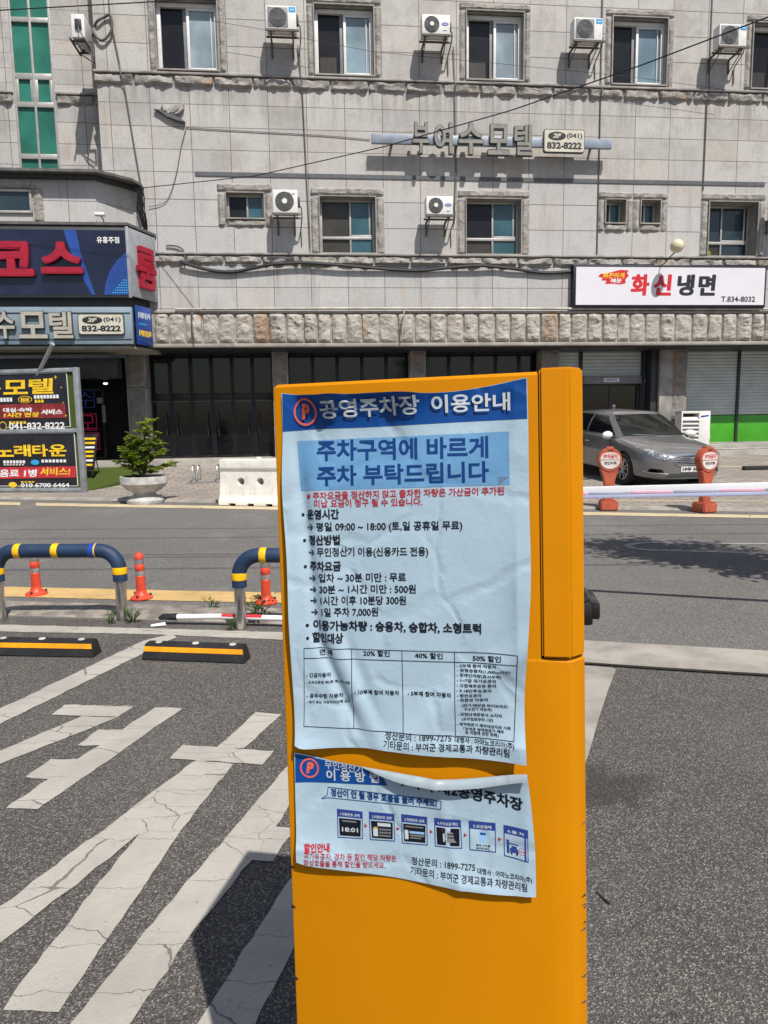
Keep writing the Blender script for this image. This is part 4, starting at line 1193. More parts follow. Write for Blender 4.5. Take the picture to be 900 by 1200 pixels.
def fc_line(p, q, w, m='paintwhite', n=10):
    p, q = Vector(p), Vector(q); d = (q - p).normalized(); s = Vector((-d.y, d.x)) * w / 2
    for k in range(n):
        a = p + (q - p) * k / n; b = p + (q - p) * (k + 1) / n
        mb.faces([on_fc(*(a - s)), on_fc(*(b - s)), on_fc(*(b + s)), on_fc(*(a + s))], [(0, 1, 2, 3)], m)
fc_line((6.15, 15.9), (8.6, 12.3), .11); fc_line((3.15, 15.6), (4.05, 12.0), .11); fc_line((4.05, 12.0), (6.6, 11.6), .09, 'paintpale'); fc_line((8.1, 17.2), (12, 15.8), .1, 'paintpale')
setting(mb.build('parking_bay_lines'))

# a strip of artificial turf at the entrance
mb = MB()
tp = [(-10.5, 15.6, .08), (-6.42, 15.25, .08), (-5.72, 16.4, .30), (-6.0, 17.6, .44), (-10.5, 17.3, .44)]
mb.faces(tp + [(x, y, .03) for x, y, z in tp], [(0, 1, 2, 3, 4)] + [(i, i + 5, (i + 1) % 5 + 5, (i + 1) % 5) for i in range(5)], 'turf')
bmesh.ops.recalc_face_normals(mb.bm, faces=mb.bm.faces[:])
setting(mb.build('turf_ramp'))

# ================================================================ STREET THINGS
# ---- padded U rails
def u_rail(label, x, y, ang, w=.945, h=.52, twin=True):
    o = thing('padded_rail', label, 'barrier rail', (x, y, .02), ang, 'padded U rails along the kerb')
    R = .15
    pts = [(0, 0, .28)] + [(R - R * cos(t), 0, h - R + R * sin(t)) for t in [k * pi / 2 / 8 for k in range(9)]]
    pts = [(0, 0, .29), (0, 0, .33)] + pts[1:]
    pts += [(w * .35, 0, h), (w * .65, 0, h)]
    pts += [(w - R + R * sin(t), 0, h - R + R * cos(t)) for t in [k * pi / 2 / 8 for k in range(9)]] + [(w, 0, .33), (w, 0, .29)]
    mb = MB(); mb.tube(pts, .052, 'railblue', 18); mb.build('padding', o)
    for lx in (0, w):
        mb = MB(); mb.tube([(lx, 0, -.03), (lx, 0, .31)], .040, 'steel', 18); mb.build('leg', o)
        mb = MB(); mb.lathe([(.0535, .345), (.0545, .35), (.0545, .392), (.0535, .397)], 'railyellow', 20, (lx, 0, 0), caps=False); mb.build('yellow_band', o)
    for bx in (.185, .475, w - .185):
        mb = MB(); mb.lathe([(.0535, -.024), (.0545, -.02), (.0545, .02), (.0535, .024)], 'railyellow', 20, (bx, 0, h), 'x', caps=False); mb.build('yellow_band', o)
    return o
u_rail('padded navy rail with bright blue tape on its top bar, at the left', -2.915, 5.16, atan2(-.052, .945))
u_rail('padded navy rail half hidden behind the yellow parking kiosk', -1.03, 4.845, atan2(-.11, .945))
mb = MB(); mb.lathe([(.0545, -.022), (.0552, -.01), (.0552, .016), (.0545, .02)], 'logoblue', 20, (0, 0, 0), 'x', caps=False)
mb.build('tape', bpy.data.objects['padded_rail'], at=(.755, 0, .52))

# ---- orange delineator posts
def delineator(label, x, y, h=.40, cut=0, lean=0):
    o = thing('delineator_post', label, 'traffic post', (x, y, .006), 0, 'orange delineator posts on the yellow line')
    o.rotation_euler = (lean, lean * .6, 0)
    mb = MB(); mb.lathe([(.092, 0), (.092, .010), (.066, .026), (.048, .040), (.041, .07)], 'cone', 22); mb.build('base', o)
    mb = MB(); mb.lathe([(.041, .068), (.038, .16), (.040, .19), (.036, .195), (.036, .235), (.040, .24), (.040, .29), (.036, .295), (.036, .335), (.040, .34), (.039, h - .02), (.030, h - .006), (.018, h), (.014, h + .012), (0, h + .012)], 'cone', 20); mb.build('post', o)
    for z in (.196, .296):
        mb = MB(); mb.lathe([(.0375, z), (.0378, z + .005), (.0378, z + .035), (.0375, z + .04)], 'conegrey', 20, caps=False); mb.build('reflective_band', o)
    for a in (.5, 2.6, 4.6):
        mb = MB(); mb.lathe([(.012, 0), (.012, .012), (.006, .016), (0, .016)], 'dark', 8, (.074 * cos(a), .074 * sin(a), .022)); mb.build('bolt', o)
    return o
delineator('orange delineator post seen through the whole padded rail', -3.05, 5.99, .385, lean=.02)
delineator('orange delineator post standing clear between the two padded rails', -2.06, 5.78, .385, lean=-.03)
delineator('orange delineator post partly behind the rail next to the yellow kiosk', -.973, 5.575, .385, lean=.01)

# ---- rubber wheel stops
def wheel_stop(label, x0, y0, x1, y1):
    ang = atan2(y1 - y0, x1 - x0); L = sqrt((x1 - x0) ** 2 + (y1 - y0) ** 2)
    o = thing('wheel_stop', label, 'wheel stop', (x0, y0, .008), ang, 'rubber wheel stops in the parking bays')
    mb = MB()
    sec = [(0, 0), (.12, 0), (.10, .092), (.09, .098), (.032, .098), (.022, .092)]
    vs = [(0, a, b) for a, b in sec] + [(L, a, b) for a, b in sec]
    vs = [(x + (.018 if x == 0 else -.018) * (b / .098), a, b) for x, a, b in vs]
    n = len(sec)
    g = mb.faces(vs, [tuple(range(n)), tuple(range(2 * n - 1, n - 1, -1))] + [(i, n + i, n + (i + 1) % n, (i + 1) % n) for i in range(n)], 'rubber')
    bmesh.ops.recalc_face_normals(mb.bm, faces=g)
    r = bmesh.ops.bevel(mb.bm, geom=list({e for f in g for e in f.edges}), offset=.004, segments=2, affect='EDGES')
    mb.build('block', o)
    mb = MB()
    f = lambda z, off: .022 * z / .092 - off
    mb.faces([(.012, f(.052, .0015), .052), (L - .012, f(.052, .0015), .052), (L - .016, f(.082, .0015), .082), (.016, f(.082, .0015), .082)], [(0, 1, 2, 3)], 'stopyellow')
    mb.build('yellow_strip', o)
    for t in (.14, .5, .86):
        mb = MB(); mb.lathe([(.022, 0), (.020, .004), (0, .005)], 'bolt', 12, (L * t, .06, .098)); mb.build('bolt_cap', o)
wheel_stop('black rubber wheel stop with a yellow strip, cut by the left picture edge', -2.58, 4.335, -1.848, 4.262)
wheel_stop('black rubber wheel stop with a yellow strip, nearest the yellow kiosk', -1.525, 4.205, -.862, 4.105)

# ---- striped plastic pole lying on the kerb
mb = MB(); d0, d1 = Vector((-1.60, 4.985, .062)), Vector((-.30, 4.82, .060))
pole = thing('fallen_pole', 'white and red plastic pole with a black end lying along the kerb', 'pole', d0, atan2(d1.y - d0.y, d1.x - d0.x)); LL = (d1 - d0).length
mb.tube([(0.05, 0, 0), (.4, 0, .012), (.8, 0, .008), (LL, 0, 0)], .021, 'arm', 12); mb.build('tube', pole)
mb = MB(); mb.tube([(-.06, 0, -.012), (-.03, 0, 0), (.08, 0, .003)], [.012, .024, .026], 'rubber', 12); mb.build('end_cap', pole)
for a, b in ((.42, .72), (1.02, 1.2)):
    mb = MB(); mb.tube([(a, -.003, .0165), (b, -.003, .0150)], .0172, 'rodred', 12, False); mb.build('red_band', pole)
mb = MB(); mb.faces([(0, 0, 0), (.10, .03, .0), (.085, .065, .012), (-.01, .035, .004)], [(0, 1, 2, 3)], 'trimwhite')
mb.faces([(0, 0, -.002), (.10, .03, -.002), (.10, .03, .0), (0, 0, 0)], [(0, 1, 2, 3)], 'trimwhite')
tag(mb.build('paper_scrap', at=(-1.70, 4.92, .012)), 'scrap of white paper beside the black end of the fallen pole', 'litter')

# ---- weeds in the kerb joints
def weed(label, x, y, h, n, seed):
    rnd = random.Random(seed)
    o = thing('weed', label, 'plant', (x, y, .015), rnd.uniform(0, 6), 'weeds growing at the kerb')
    ml, ms = MB(), MB()
    for k in range(n):
        a = rnd.uniform(0, 6.28); t = rnd.uniform(.1, 1.0); hh = h * rnd.uniform(.5, 1)
        tip = Vector((cos(a) * t * h * .8, sin(a) * t * h * .8, hh))
        b = Vector((cos(a) * .012, sin(a) * .012, 0))
        ms.tube([b, b.lerp(tip, .5) + Vector((0, 0, h * .12)), tip], [.0022, .0016, .001], 'weed', 4, False)
        for j in range(6):
            q = b.lerp(tip, .3 + .7 * j / 5) + Vector((0, 0, h * .08))
            w = rnd.uniform(0, 6.28); l = rnd.uniform(.014, .03) * h / .1
            dv = Vector((cos(w), sin(w), rnd.uniform(-.1, .6))).normalized(); sv = dv.cross(Vector((0, 0, 1))).normalized()
            ml.faces([q, q + dv * l * .5 + sv * l * .22, q + dv * l, q + dv * l * .5 - sv * l * .22], [(0, 1, 2, 3)], 'weed')
    ml.build('leaves', o); ms.build('stems', o)
weed('low weed spreading at the foot of the whole rail by its right leg', -1.88, 5.05, .10, 22, 1); weed('small weed on the far side of the kerb, left of the second rail', -1.36, 5.38, .11, 12, 2)
weed('tall weed growing behind the leg of the rail next to the kiosk', -.93, 5.02, .19, 18, 3); weed('thin weed in front of the leg of the rail next to the kiosk', -1.10, 4.80, .09, 9, 4); weed('sparse weed on the kerb left of the whole rail leg', -2.03, 5.02, .09, 12, 5)

# ---- framed banner stand at the entrance
bs = thing('banner_stand', 'tall galvanised frame with two black and gold hangul banners by the porch', 'sign', (-6.40, 15.04, .04), atan2(.323, -2.07) + pi)
W = 3.1
mb = MB()
for x in (-.055, -W):
    mb.box((x - .055, -.05, 0), (x + .055, .05, 2.66), 'galv', .006)
for z in (.03, 1.30, 2.57):
    mb.box((-W, -.045, z), (-.11, .045, z + .085), 'galv', .006)
mb.build('frame', bs)
mb = MB(); mb.box((-W + .05, .0, .115), (-.11, .03, 2.57), 'turf'); mb.build('turf_backing', bs)
mb = MB(); mb.tube([(-1.05, .06, 2.45), (-.38, -.25, 3.13)], .042, 'galv', 14); mb.build('strut', bs)
def wavy_banner(u0, u1, v0, v1, seed):
    def f(a, b):
        x = u0 + (u1 - u0) * a; z = v0 + (v1 - v0) * b
        return (x, -.012 - .012 * (noise.noise(Vector((x * 1.6, z * 2.1, seed))) + .6) * (1 if 0 < b < 1 else .4), z)
    mb = MB(); mb.grid(f, 40, 18, 'banner')
    o = mb.build('banner', bs)
    mb = MB(); mb.box((u0 - .008, -.022, v0 - .012), (u1 + .01, -.004, v0 - .002), 'trimwhite'); mb.box((u1 + .002, -.022, v0 - .012), (u1 + .012, -.004, v1 + .01), 'trimwhite'); mb.box((u0, -.022, v1 + .002), (u1, -.004, v1 + .01), 'trimwhite'); mb.build('hem', o)
    return o
X = lambda p: -.20 + (p - 700) / 8 * .0192
b1 = wavy_banner(-3.0, X(668), 1.43, 2.55, 1); b2 = wavy_banner(-3.0, X(700), .16, 1.28, 5)
mb = MB(); y = -.036
Z1 = lambda p: 2.55 - (p - 90) / 8 * .01935
write(mb, '모', X(45), Z1(266), X(290), Z1(140), y, 'gold', .032, .001, .04); write(mb, '텔', X(300), Z1(266), X(542), Z1(132), y, 'gold', .028, .001, .06)
write(mb, '수', X(-160), Z1(262), X(25), Z1(142), y, 'gold', .05, .001)
for k in range(5):
    mb.box((X(-20) + k * .075, y, Z1(328)), (X(-20) + k * .075 + .055, y + .004, Z1(292)), 'trimwhite')
mb.prism(ellipse(X(255), Z1(312), .165, .075), y, y + .004, 'gold', 'y'); mb.prism(ellipse(X(255), Z1(312), .15, .062), y - .003, y, 'banner', 'y')
for k in range(4):
    mb.box((X(215) + k * .05, y - .005, Z1(330)), (X(215) + k * .05 + .038, y - .001, Z1(298)), 'gold')
for k in range(8):
    mb.box((X(345) + k * .074, y, Z1(306)), (X(345) + k * .074 + .055, y + .004, Z1(276)), 'trimwhite')
for k in range(3):
    mb.box((X(350) + k * .075, y, Z1(342)), (X(350) + k * .075 + .055, y + .004, Z1(316)), 'gold')
mb.box((-2.9, y + .004, Z1(478)), (X(640), y + .010, Z1(352)), 'bannerred')
write(mb, '대실·숙박', X(30), Z1(422), X(318), Z1(382), y, 'trimwhite', .04, .001); write(mb, '1시간 연장', X(30), Z1(468), X(385), Z1(425), y, 'gold', .05, .001, .12); write(mb, '서비스', X(400), Z1(448), X(608), Z1(402), y, 'trimwhite', .05, .001, .12)
write(mb, '041-832-8222', X(75), Z1(575), X(622), Z1(515), y, 'trimwhite', .025, .001)
mb.prism(ellipse(X(15), Z1(540), .09, .09), y, y + .004, 'gold', 'y'); mb.prism(ellipse(X(15), Z1(540), .075, .075), y - .003, y, 'banner', 'y')
for k in range(5):
    mb.box((X(80) + k * .085, y, Z1(525)), (X(80) + k * .085 + .06, y + .004, Z1(502)), 'gold')
for cx, cz, r in ((568, 125, .045), (615, 215, .025), (640, 460, .03), (625, 345, .02)):
    mb.prism([(X(cx) + (r if k % 2 == 0 else r * .3) * cos(k * pi / 4), Z1(cz) + (r if k % 2 == 0 else r * .3) * sin(k * pi / 4)) for k in range(8)], y, y + .003, 'gold', 'y')
mb.build('printing', b1)
mb = MB()
for ch, a, b in (('노', -95, 100), ('래', 105, 272), ('타', 285, 440), ('운', 450, 622)):
    write(mb, ch, X(a), Z1(818), X(b), Z1(710), y, 'gold', .034, .001)
for k in range(7):
    mb.box((X(-10) + k * .077, y, Z1(876)), (X(-10) + k * .077 + .055, y + .004, Z1(850)), 'trimwhite'); mb.box((X(-10) + k * .073, y, Z1(895)), (X(-10) + k * .073 + .05, y + .004, Z1(882)), 'cream')
    mb.box((X(370) + k * .086, y, Z1(870)), (X(370) + k * .086 + .06, y + .004, Z1(845)), 'trimwhite')
mb.prism(ellipse(X(305), Z1(868), .10, .055), y, y + .004, 'aclabel', 'y')
mb.prism([(-2.9, Z1(1020)), (X(690), Z1(1005)), (X(700), Z1(905)), (-2.9, Z1(915))], y + .004, y + .009, 'bright', 'y')
write(mb, '음료 1병', X(-60), Z1(1000), X(318), Z1(930), y, 'trimwhite', .035, .001, .1); write(mb, '서비스!', X(345), Z1(988), X(645), Z1(915), y, 'gold', .03, .001, .12)
write(mb, '010 6700 6464', X(145), Z1(1092), X(625), Z1(1055), y, 'trimwhite', .025, .001)
mb.prism(ellipse(X(65), Z1(1070), .10, .06), y, y + .004, 'gold', 'y')
for k in range(4):
    mb.box((X(150) + k * .085, y, Z1(1050)), (X(150) + k * .085 + .06, y + .004, Z1(1038)), 'gold')
mb.build('printing', b2)

# ---- small A-frame board by the entrance
af = thing('easel_board', 'small leaning black board with yellow and white lines behind the banner stand', 'sign', (-6.98, 16.3, .335), -.2)
mb = MB(); mb.X = Matrix.Rotation(radians(-17), 4, 'X'); mb.box((-.24, -.01, .12), (.24, .02, 1.0), 'banner', .004); mb.build('board', af)
mb = MB(); mb.X = Matrix.Rotation(radians(-17), 4, 'X')
for k in range(7):
    mb.box((-.20, -.016, .22 + k * .105), (.20, -.009, .27 + k * .105), 'gold' if k % 3 != 1 else 'trimwhite')
mb.build('printing', af)
for sx in (-.22, .22):
    mb = MB(); mb.tube([(sx, -.005, .0), (sx, .06, .18)], .012, 'dark', 6); mb.build('leg', af)
mb = MB(); mb.tube([(0, .62, 0), (0, .29, .95)], .012, 'dark', 6); mb.build('rear_leg', af)

# ---- planter with a small conifer
PX, PY = -4.53, 13.22
pl = thing('stone_planter', 'round grey granite planter bowl on a foot, holding a small conifer', 'planter', (PX, PY, 0))
mb = MB(); mb.lathe([(.33, 0), (.34, .02), (.34, .07), (.26, .13), (.20, .17), (.20, .20), (.30, .25), (.40, .34), (.435, .38), (.435, .50), (.43, .515), (.385, .515), (.37, .46), (0, .46)], 'pot', 40); mb.build('bowl', pl)
mb = MB(); mb.lathe([(0, .475), (.2, .49), (.372, .465)], 'soil', 24, caps=False); mb.build('soil', pl)
mb = MB()
for k in range(40):
    a = 2 * pi * k / 40
    mb.box((-.004, -.006, 0), (.004, .006, .10), 'acgrey')
mb.bm.free()
tr = thing('potted_conifer', 'small bushy conifer with layered bright green branches in the granite planter', 'tree', (PX, PY, .47))
mb = MB()
rnd = random.Random(21)
spine = [Vector((0, 0, 0)), Vector((.03, .0, .25)), Vector((-.02, .02, .5)), Vector((.05, 0, .75)), Vector((.10, 0, 1.0))]
mb.tube(spine, [.035, .03, .024, .016, .006], 'bark', 8)
spine2 = [Vector((-.05, .02, 0)), Vector((-.14, .05, .25)), Vector((-.20, .03, .45)), Vector((-.22, .0, .62))]
mb.tube(spine2, [.025, .02, .014, .005], 'bark', 7)
leaf = MB()
def spray(p, d, L, depth=0):
    """a drooping branchlet with needles on both sides"""
    n = max(7, int(L / .009))
    side = d.cross(Vector((0, 0, 1)));
    if side.length < .05:
        side = Vector((1, 0, 0))
    side.normalize()
    q = p.copy()
    for j in range(n):
        t = j / n
        dd = (d + Vector((0, 0, -.5 * t * t)) + side * .1 * sin(j + p.x * 40)).normalized()
        q = q + dd * L / n
        for sg in (-1, 1):
            l = .062 * (1 - .45 * t) * rnd.uniform(.7, 1.25)
            dv = (dd * .75 + side * sg * .9 + Vector((rnd.uniform(-.3, .3), rnd.uniform(-.3, .3), rnd.uniform(-.25, .45)))).normalized()
            wv = dv.cross(Vector((rnd.uniform(-.6, .6), rnd.uniform(-.6, .6), 1))).normalized() * l * .26
            leaf.faces([q, q + dv * l * .55 + wv, q + dv * l, q + dv * l * .55 - wv], [(0, 1, 2, 3)], 'leaf')
def tree_at(sp, z0, z1, count, rmax):
    for k in range(count):
        t = (k + rnd.random()) / count
        z = z0 + (z1 - z0) * t
        i = min(len(sp) - 2, max(0, next((m for m in range(len(sp) - 1) if sp[m + 1].z >= z), len(sp) - 2)))
        f = (z - sp[i].z) / (sp[i + 1].z - sp[i].z)
        b = sp[i].lerp(sp[i + 1], f)
        a = k * 2.399 + rnd.uniform(-.5, .5)
        R = rmax * (1 - .66 * t ** 1.3) * rnd.uniform(.45, 1.2)
        d = Vector((cos(a), sin(a), rnd.uniform(-.15, 1.1))).normalized()
        e = b + d * R
        mb.tube([b, b.lerp(e, .6) + Vector((0, 0, .01)), e], [.008, .005, .002], 'bark', 5, False)
        m = max(3, int(R / .05))
        for j in range(m + 1):
            p = b.lerp(e, .22 + .78 * j / m)
            for sg in (-1, 1):
                s_ = Vector((-sin(a) * sg, cos(a) * sg, 0))
                spray(p, (d * .8 + s_ * rnd.uniform(.3, 1.1) + Vector((0, 0, rnd.uniform(-.25, .6)))).normalized(), rnd.uniform(.08, .17) * (1 - .35 * t))
tree_at(spine, .04, 1.0, 44, .50); tree_at(spine2, .06, .62, 24, .36)
mb.build('trunk', tr)
leaf.build('crown', tr, angle=0)

# ---- white water barrier
wb = thing('water_barrier', 'white plastic water filled barrier with two round holes at the roadside', 'barrier', (-2.99, 12.55, .006), radians(-16))
W = 1.45; T = .45; H = .83
sec = [(0, 0), (0, .08), (.035, .13), (.055, .17), (.11, .58), (.115, .62), (.085, .66), (.085, .76), (.10, H), (T - .10, H), (T - .085, .76), (T - .085, .66), (T - .115, .62), (T - .11, .58), (T - .055, .17), (T - .035, .13), (T, .08), (T, 0)]
mb = MB(); mb.prism(sec, 0, W, 'barrier', 'x', .012)
shell = mb.build('shell', wb)
cut = MB()
for x in (.42, .80):
    cut.lathe([(.062, -.2), (.062, T + .2)], 'barrier', 20, (x, 0, .43), 'y')
    cut.lathe([(.11, -.06), (.065, .13)], 'barrier', 20, (x, 0, .43), 'y')
for x in (.28, .64, 1.0):
    cut.box((x - .065, -.2, -.1), (x + .065, T + .2, .045), 'barrier', .015)
for x in (.20, .60, 1.02):
    cut.box((x, .02, .20), (x + .02, .085, .54), 'barrier')
cutter = cut.build('cutter', wb)
md = shell.modifiers.new('b', 'BOOLEAN'); md.object = cutter; md.operation = 'DIFFERENCE'; md.solver = 'EXACT'; md.use_self = True
bpy.context.view_layer.update()
nm = bpy.data.meshes.new_from_object(shell.evaluated_get(bpy.context.evaluated_depsgraph_get()))
shell.modifiers.clear(); shell.data = nm; nm.set_sharp_from_angle(angle=radians(35))
bpy.data.objects.remove(cutter)
mb = MB()
mb.lathe([(.05, 0), (.05, .03), (.03, .035)], 'barrier', 16, (W / 2, T / 2, H)); mb.build('filler_cap', wb)

# ---- low chrome bicycle rack behind the barrier
rk = thing('steel_rack', 'low stainless steel rack standing behind the white barrier', 'rack', (-4.35, 15.9, fore_z(-4.35, 15.9)), .08)
mb = MB(); mb.tube([(-.1, 0, .02), (2.3, 0, .02)], .018, 'steel', 8); mb.tube([(-.1, .4, .02), (2.3, .4, .02)], .018, 'steel', 8); mb.build('base_rail', rk)
for k in range(5):
    for dx in (0, .12):
        mb = MB(); x = k * .55 + dx
        mb.tube([(x, 0, .02), (x, .04, .34), (x, .10, .40), (x, .30, .40), (x, .36, .34), (x, .4, .02)], .014, 'steel', 8); mb.build('hoop', rk)

# ---- round headed no-parking signs
def warn_sign(label, x, y, rz):
    o = thing('no_parking_sign', label, 'sign', (x, y, .006), rz, 'round orange signs at the road edge')
    mb = MB(); mb.prism([(-.135, 0), (.135, 0), (.135, .12), (.12, .155), (.07, .165), (.055, .14), (-.055, .14), (-.07, .165), (-.12, .155), (-.135, .12)], -.13, .13, 'warn', 'y', .016); mb.build('base', o)
    mb = MB(); mb.prism([(-.085, .12), (.085, .12), (.066, .30), (.06, .32), (.064, .34), (.09, .48), (.125, .60), (.15, .66), (-.15, .66), (-.125, .60), (-.09, .48), (-.064, .34), (-.06, .32), (-.066, .30)], -.055, .055, 'warn', 'y', .012); mb.build('stem', o)
    mb = MB(); mb.prism(ellipse(0, .80, .185, .195, 36), -.065, .065, 'warn', 'y', .014)
    mb.box((-.055, -.05, .955), (.055, .05, 1.008), 'warn', .012); mb.build('head', o)
    mb = MB()
    up = [(.152 * cos(t), .805 + .135 * sin(t)) for t in [k * pi / 16 for k in range(17)]]
    up = [p if p[1] < .90 else (p[0], .90 + (p[1] - .90) * .5) for p in up]
    mb.prism(up, -.072, -.06, 'warnface', 'y'); mb.prism([(.15 * cos(t), .795 + .135 * sin(t)) for t in [pi + k * pi / 16 for k in range(17)]], -.072, -.06, 'warnface', 'y')
    fo = mb.build('face', o)
    mb = MB(); write(mb, '주차금지', -.11, .825, .11, .89, -.074, 'signred', .03, .001); write(mb, '견인지역', -.095, .725, .095, .775, -.074, 'inkdark', .03, .001); mb.build('printing', fo)
    mb = MB(); mb.box((-.04, -.069, .945), (.04, -.063, .962), 'dark', .003); mb.build('handle_slot', o)
warn_sign('round orange sign on a waisted stand in front of the car front wheel', 3.59, 11.12, -.10)
warn_sign('round orange sign on a waisted stand covering part of the car number plate', 4.93, 10.68, .38)

# ---- boom barrier across the exit
ba = Vector((.55, 5.80, .835)); bb = Vector((4.3, 4.45, 1.005))
bd = thing('boom_barrier', 'white barrier boom with faded pink and grey reflectors crossing the exit', 'barrier', ba, atan2(bb.y - ba.y, bb.x - ba.x))
L = sqrt((bb.x - ba.x) ** 2 + (bb.y - ba.y) ** 2)
slope = Matrix.Rotation(-atan2(bb.z - ba.z, L), 4, 'Y')
mb = MB(); mb.X = slope; mb.box((0, -.018, -.046), (L, .018, .046), 'arm', .008); mb.build('boom', bd)
mb = MB(); mb.X = slope; mb.box((0, -.0205, -.044), (L, -.017, -.018), 'armblue', .002); mb.build('lower_strip', bd)
k = 0; x = .2
while x < L - .5:
    mb = MB(); mb.X = slope; mb.box((x, -.0215, -.015), (x + .30, -.0175, .006), 'armpink' if k % 2 == 0 else 'armgrey', .002); mb.build('reflector', bd)
    x += .305; k += 1
mb = MB(); mb.box((L - .15, .02, -1.07), (L + .2, .36, .12), 'yellow', .02); mb.box((L - .12, -.03, -.07), (L + .1, .02, .07), 'dark', .01); mb.build('cabinet', bd)

# ---- outdoor unit on the step
ac = fthing('floor_air_conditioner', 'tall white slatted air conditioner unit standing on the step by the green shutter', 'air conditioner', 8.12, .22, .562)
mb = MB(); w, h, D = .82, 1.06, .36
mb.box((.5, 0, 0), (w, D, h), 'acwhite', .012); mb.box((0, .02, 0), (.5, D, .04), 'acwhite', .006); mb.box((0, .02, h - .06), (.5, D, h), 'acwhite', .006); mb.box((0, 0, 0), (.035, D, h), 'acwhite', .006); mb.box((.03, D - .03, .04), (.5, D, h - .06), 'acgrille'); mb.build('casing', ac)
mb = MB()
for k in range(8):
    z = .06 + k * .108
    mb.faces([(.035, .01, z), (.5, .01, z), (.5, .09, z + .09), (.035, .09, z + .09)], [(0, 1, 2, 3)], 'acwhite'); mb.box((.035, .0, z - .012), (.5, .014, z + .03), 'acwhite', .004)
mb.build('louvres', ac)
mb = MB(); mb.prism([(.53, h - .155), (.56, h - .125), (.76, h - .105), (.775, h - .12), (.75, h - .145), (.56, h - .165)], -.006, .002, 'logoblue', 'y'); mb.build('maker_badge', ac)
mb = MB(); mb.tube([(w, .2, .60), (w + .07, .18, .56), (w + .09, .17, .35), (w + .05, .18, .16), (w - .01, .2, .12)], .022, 'acwhite', 8); mb.build('pipe_loop', ac)
cv = fthing('wheel_stop', 'dark low bar on the forecourt paving in front of the green shutter', 'wheel stop', 8.55, -1.3, .33)
mb = MB(); mb.box((0, 0, 0), (1.6, .12, .10), 'rubber', .01); mb.build('block', cv)
cv.location = (8.45, 16.35, fore_z(8.45, 16.35)); cv.rotation_euler[2] = .02
mb = MB(); mb.tube([(0, 0, .02), (.6, .05, .025), (1.3, -.02, .02), (2.4, .06, .02)], .022, 'pipe', 7)
tag(mb.build('floor_hose', at=fw(8.5, .35, .56), rot=(0, 0, FA)), 'pale hose lying along the step below the green shutter', 'hose')

# ---- overhead wires
def wire(label, a, b, r, sag):
    mb = MB(); a, b = Vector(a), Vector(b)
    mb.tube([a.lerp(b, k / 24) + Vector((0, 0, -sag * 4 * (k / 24) * (1 - k / 24))) for k in range(25)], r, 'cable', 6)
    tag(mb.build('overhead_wire'), label, 'wire', 'overhead wires')
def wire_through(label, pts, r):
    mb = MB(); mb.tube(pts, r, 'cable', 6)
    tag(mb.build('overhead_wire'), label, 'wire', 'overhead wires')
wire_through('thick black overhead wire rising diagonally across the facade to the upper right', [(-5.569, 16.9, 6.864), (-2.565, 15.4, 6.601), (0.105, 13.8, 6.544), (2.198, 12.2, 6.49), (3.714, 10.6, 6.392), (4.765, 9.2, 6.268), (5.684, 7.2, 6.043)], .009)
wire_through('black overhead wire crossing the top left corner above the green window', [(-10.099, 14, 9.046), (-6.943, 14, 9.102), (-4.102, 14, 9.207), (0.935, 14, 9.453)], .010)
wire_through('very thin overhead wire drooping past the top row of windows', [(-3.735, 17.332, 10.62), (-2.778, 17.426, 10.51), (-1.42, 17.559, 10.283), (-0.033, 17.695, 10.089), (3.238, 18.016, 9.913), (6.214, 18.308, 9.735), (8.635, 18.545, 9.512)], .0045)
for k, (y, z, dy) in enumerate(((2.6, 7.2, -.9), (3.1, 7.4, -1.0), (3.5, 7.0, -1.1), (4.3, 7.6, -1.3), (5.4, 7.1, -1.5))):
    wire('black overhead wire strung across the road above the camera', (-24, y + 24 * -dy / 24, z), (24, y + dy, z + .3), .016, .25)

# ---- young street tree beyond the right edge of the view; its shade lies on the road
tr = thing('street_tree', 'young leafy street tree at the road edge', 'tree', (4.45, 5.05, 0))
mb = MB(); sp = [Vector((0, 0, 0)), Vector((.04, .02, 1.3)), Vector((-.05, .0, 2.4)), Vector((-.1, .05, 3.4)), Vector((-.15, .1, 4.3))]
mb.tube(sp, [.09, .075, .065, .045, .02], 'bark', 9)
leaf = MB(); rnd = random.Random(4)
for k in range(34):
    t = rnd.uniform(.05, 1); b = sp[2].lerp(sp[4], t)
    a = rnd.uniform(0, 6.28); R = rnd.uniform(.35, 1.0) * (1.0 if t < .6 else .75)
    e = b + Vector((cos(a) * R * 1.25, sin(a) * R * .75, rnd.uniform(.0, .45)))
    mb.tube([b, b.lerp(e, .5) + Vector((0, 0, .06)), e], [.022, .014, .005], 'bark', 5, False)
    for j in range(125):
        q = b.lerp(e, rnd.uniform(.35, 1.08)) + Vector((rnd.gauss(0, .13), rnd.gauss(0, .13), rnd.gauss(0, .10)))
        l = rnd.uniform(.07, .13); dv = Vector((rnd.gauss(0, 1), rnd.gauss(0, 1), rnd.gauss(0, .5))).normalized(); wv = dv.cross(Vector((rnd.gauss(0, .4), rnd.gauss(0, .4), 1))).normalized() * l * .33
        leaf.faces([q, q + dv * l * .5 + wv, q + dv * l, q + dv * l * .5 - wv], [(0, 1, 2, 3)], 'treeleaf')
mb.build('trunk', tr); leaf.build('crown', tr, angle=0)

mb = MB(); mb.tube([(0, 0, .003), (.012, -.03, .003), (.022, -.055, .004)], [.0018, .0022, .004], 'rubber', 7)
tag(mb.build('twig', at=(.635, 1.985, .006)), 'small black twig lying on the asphalt right of the kiosk', 'twig')

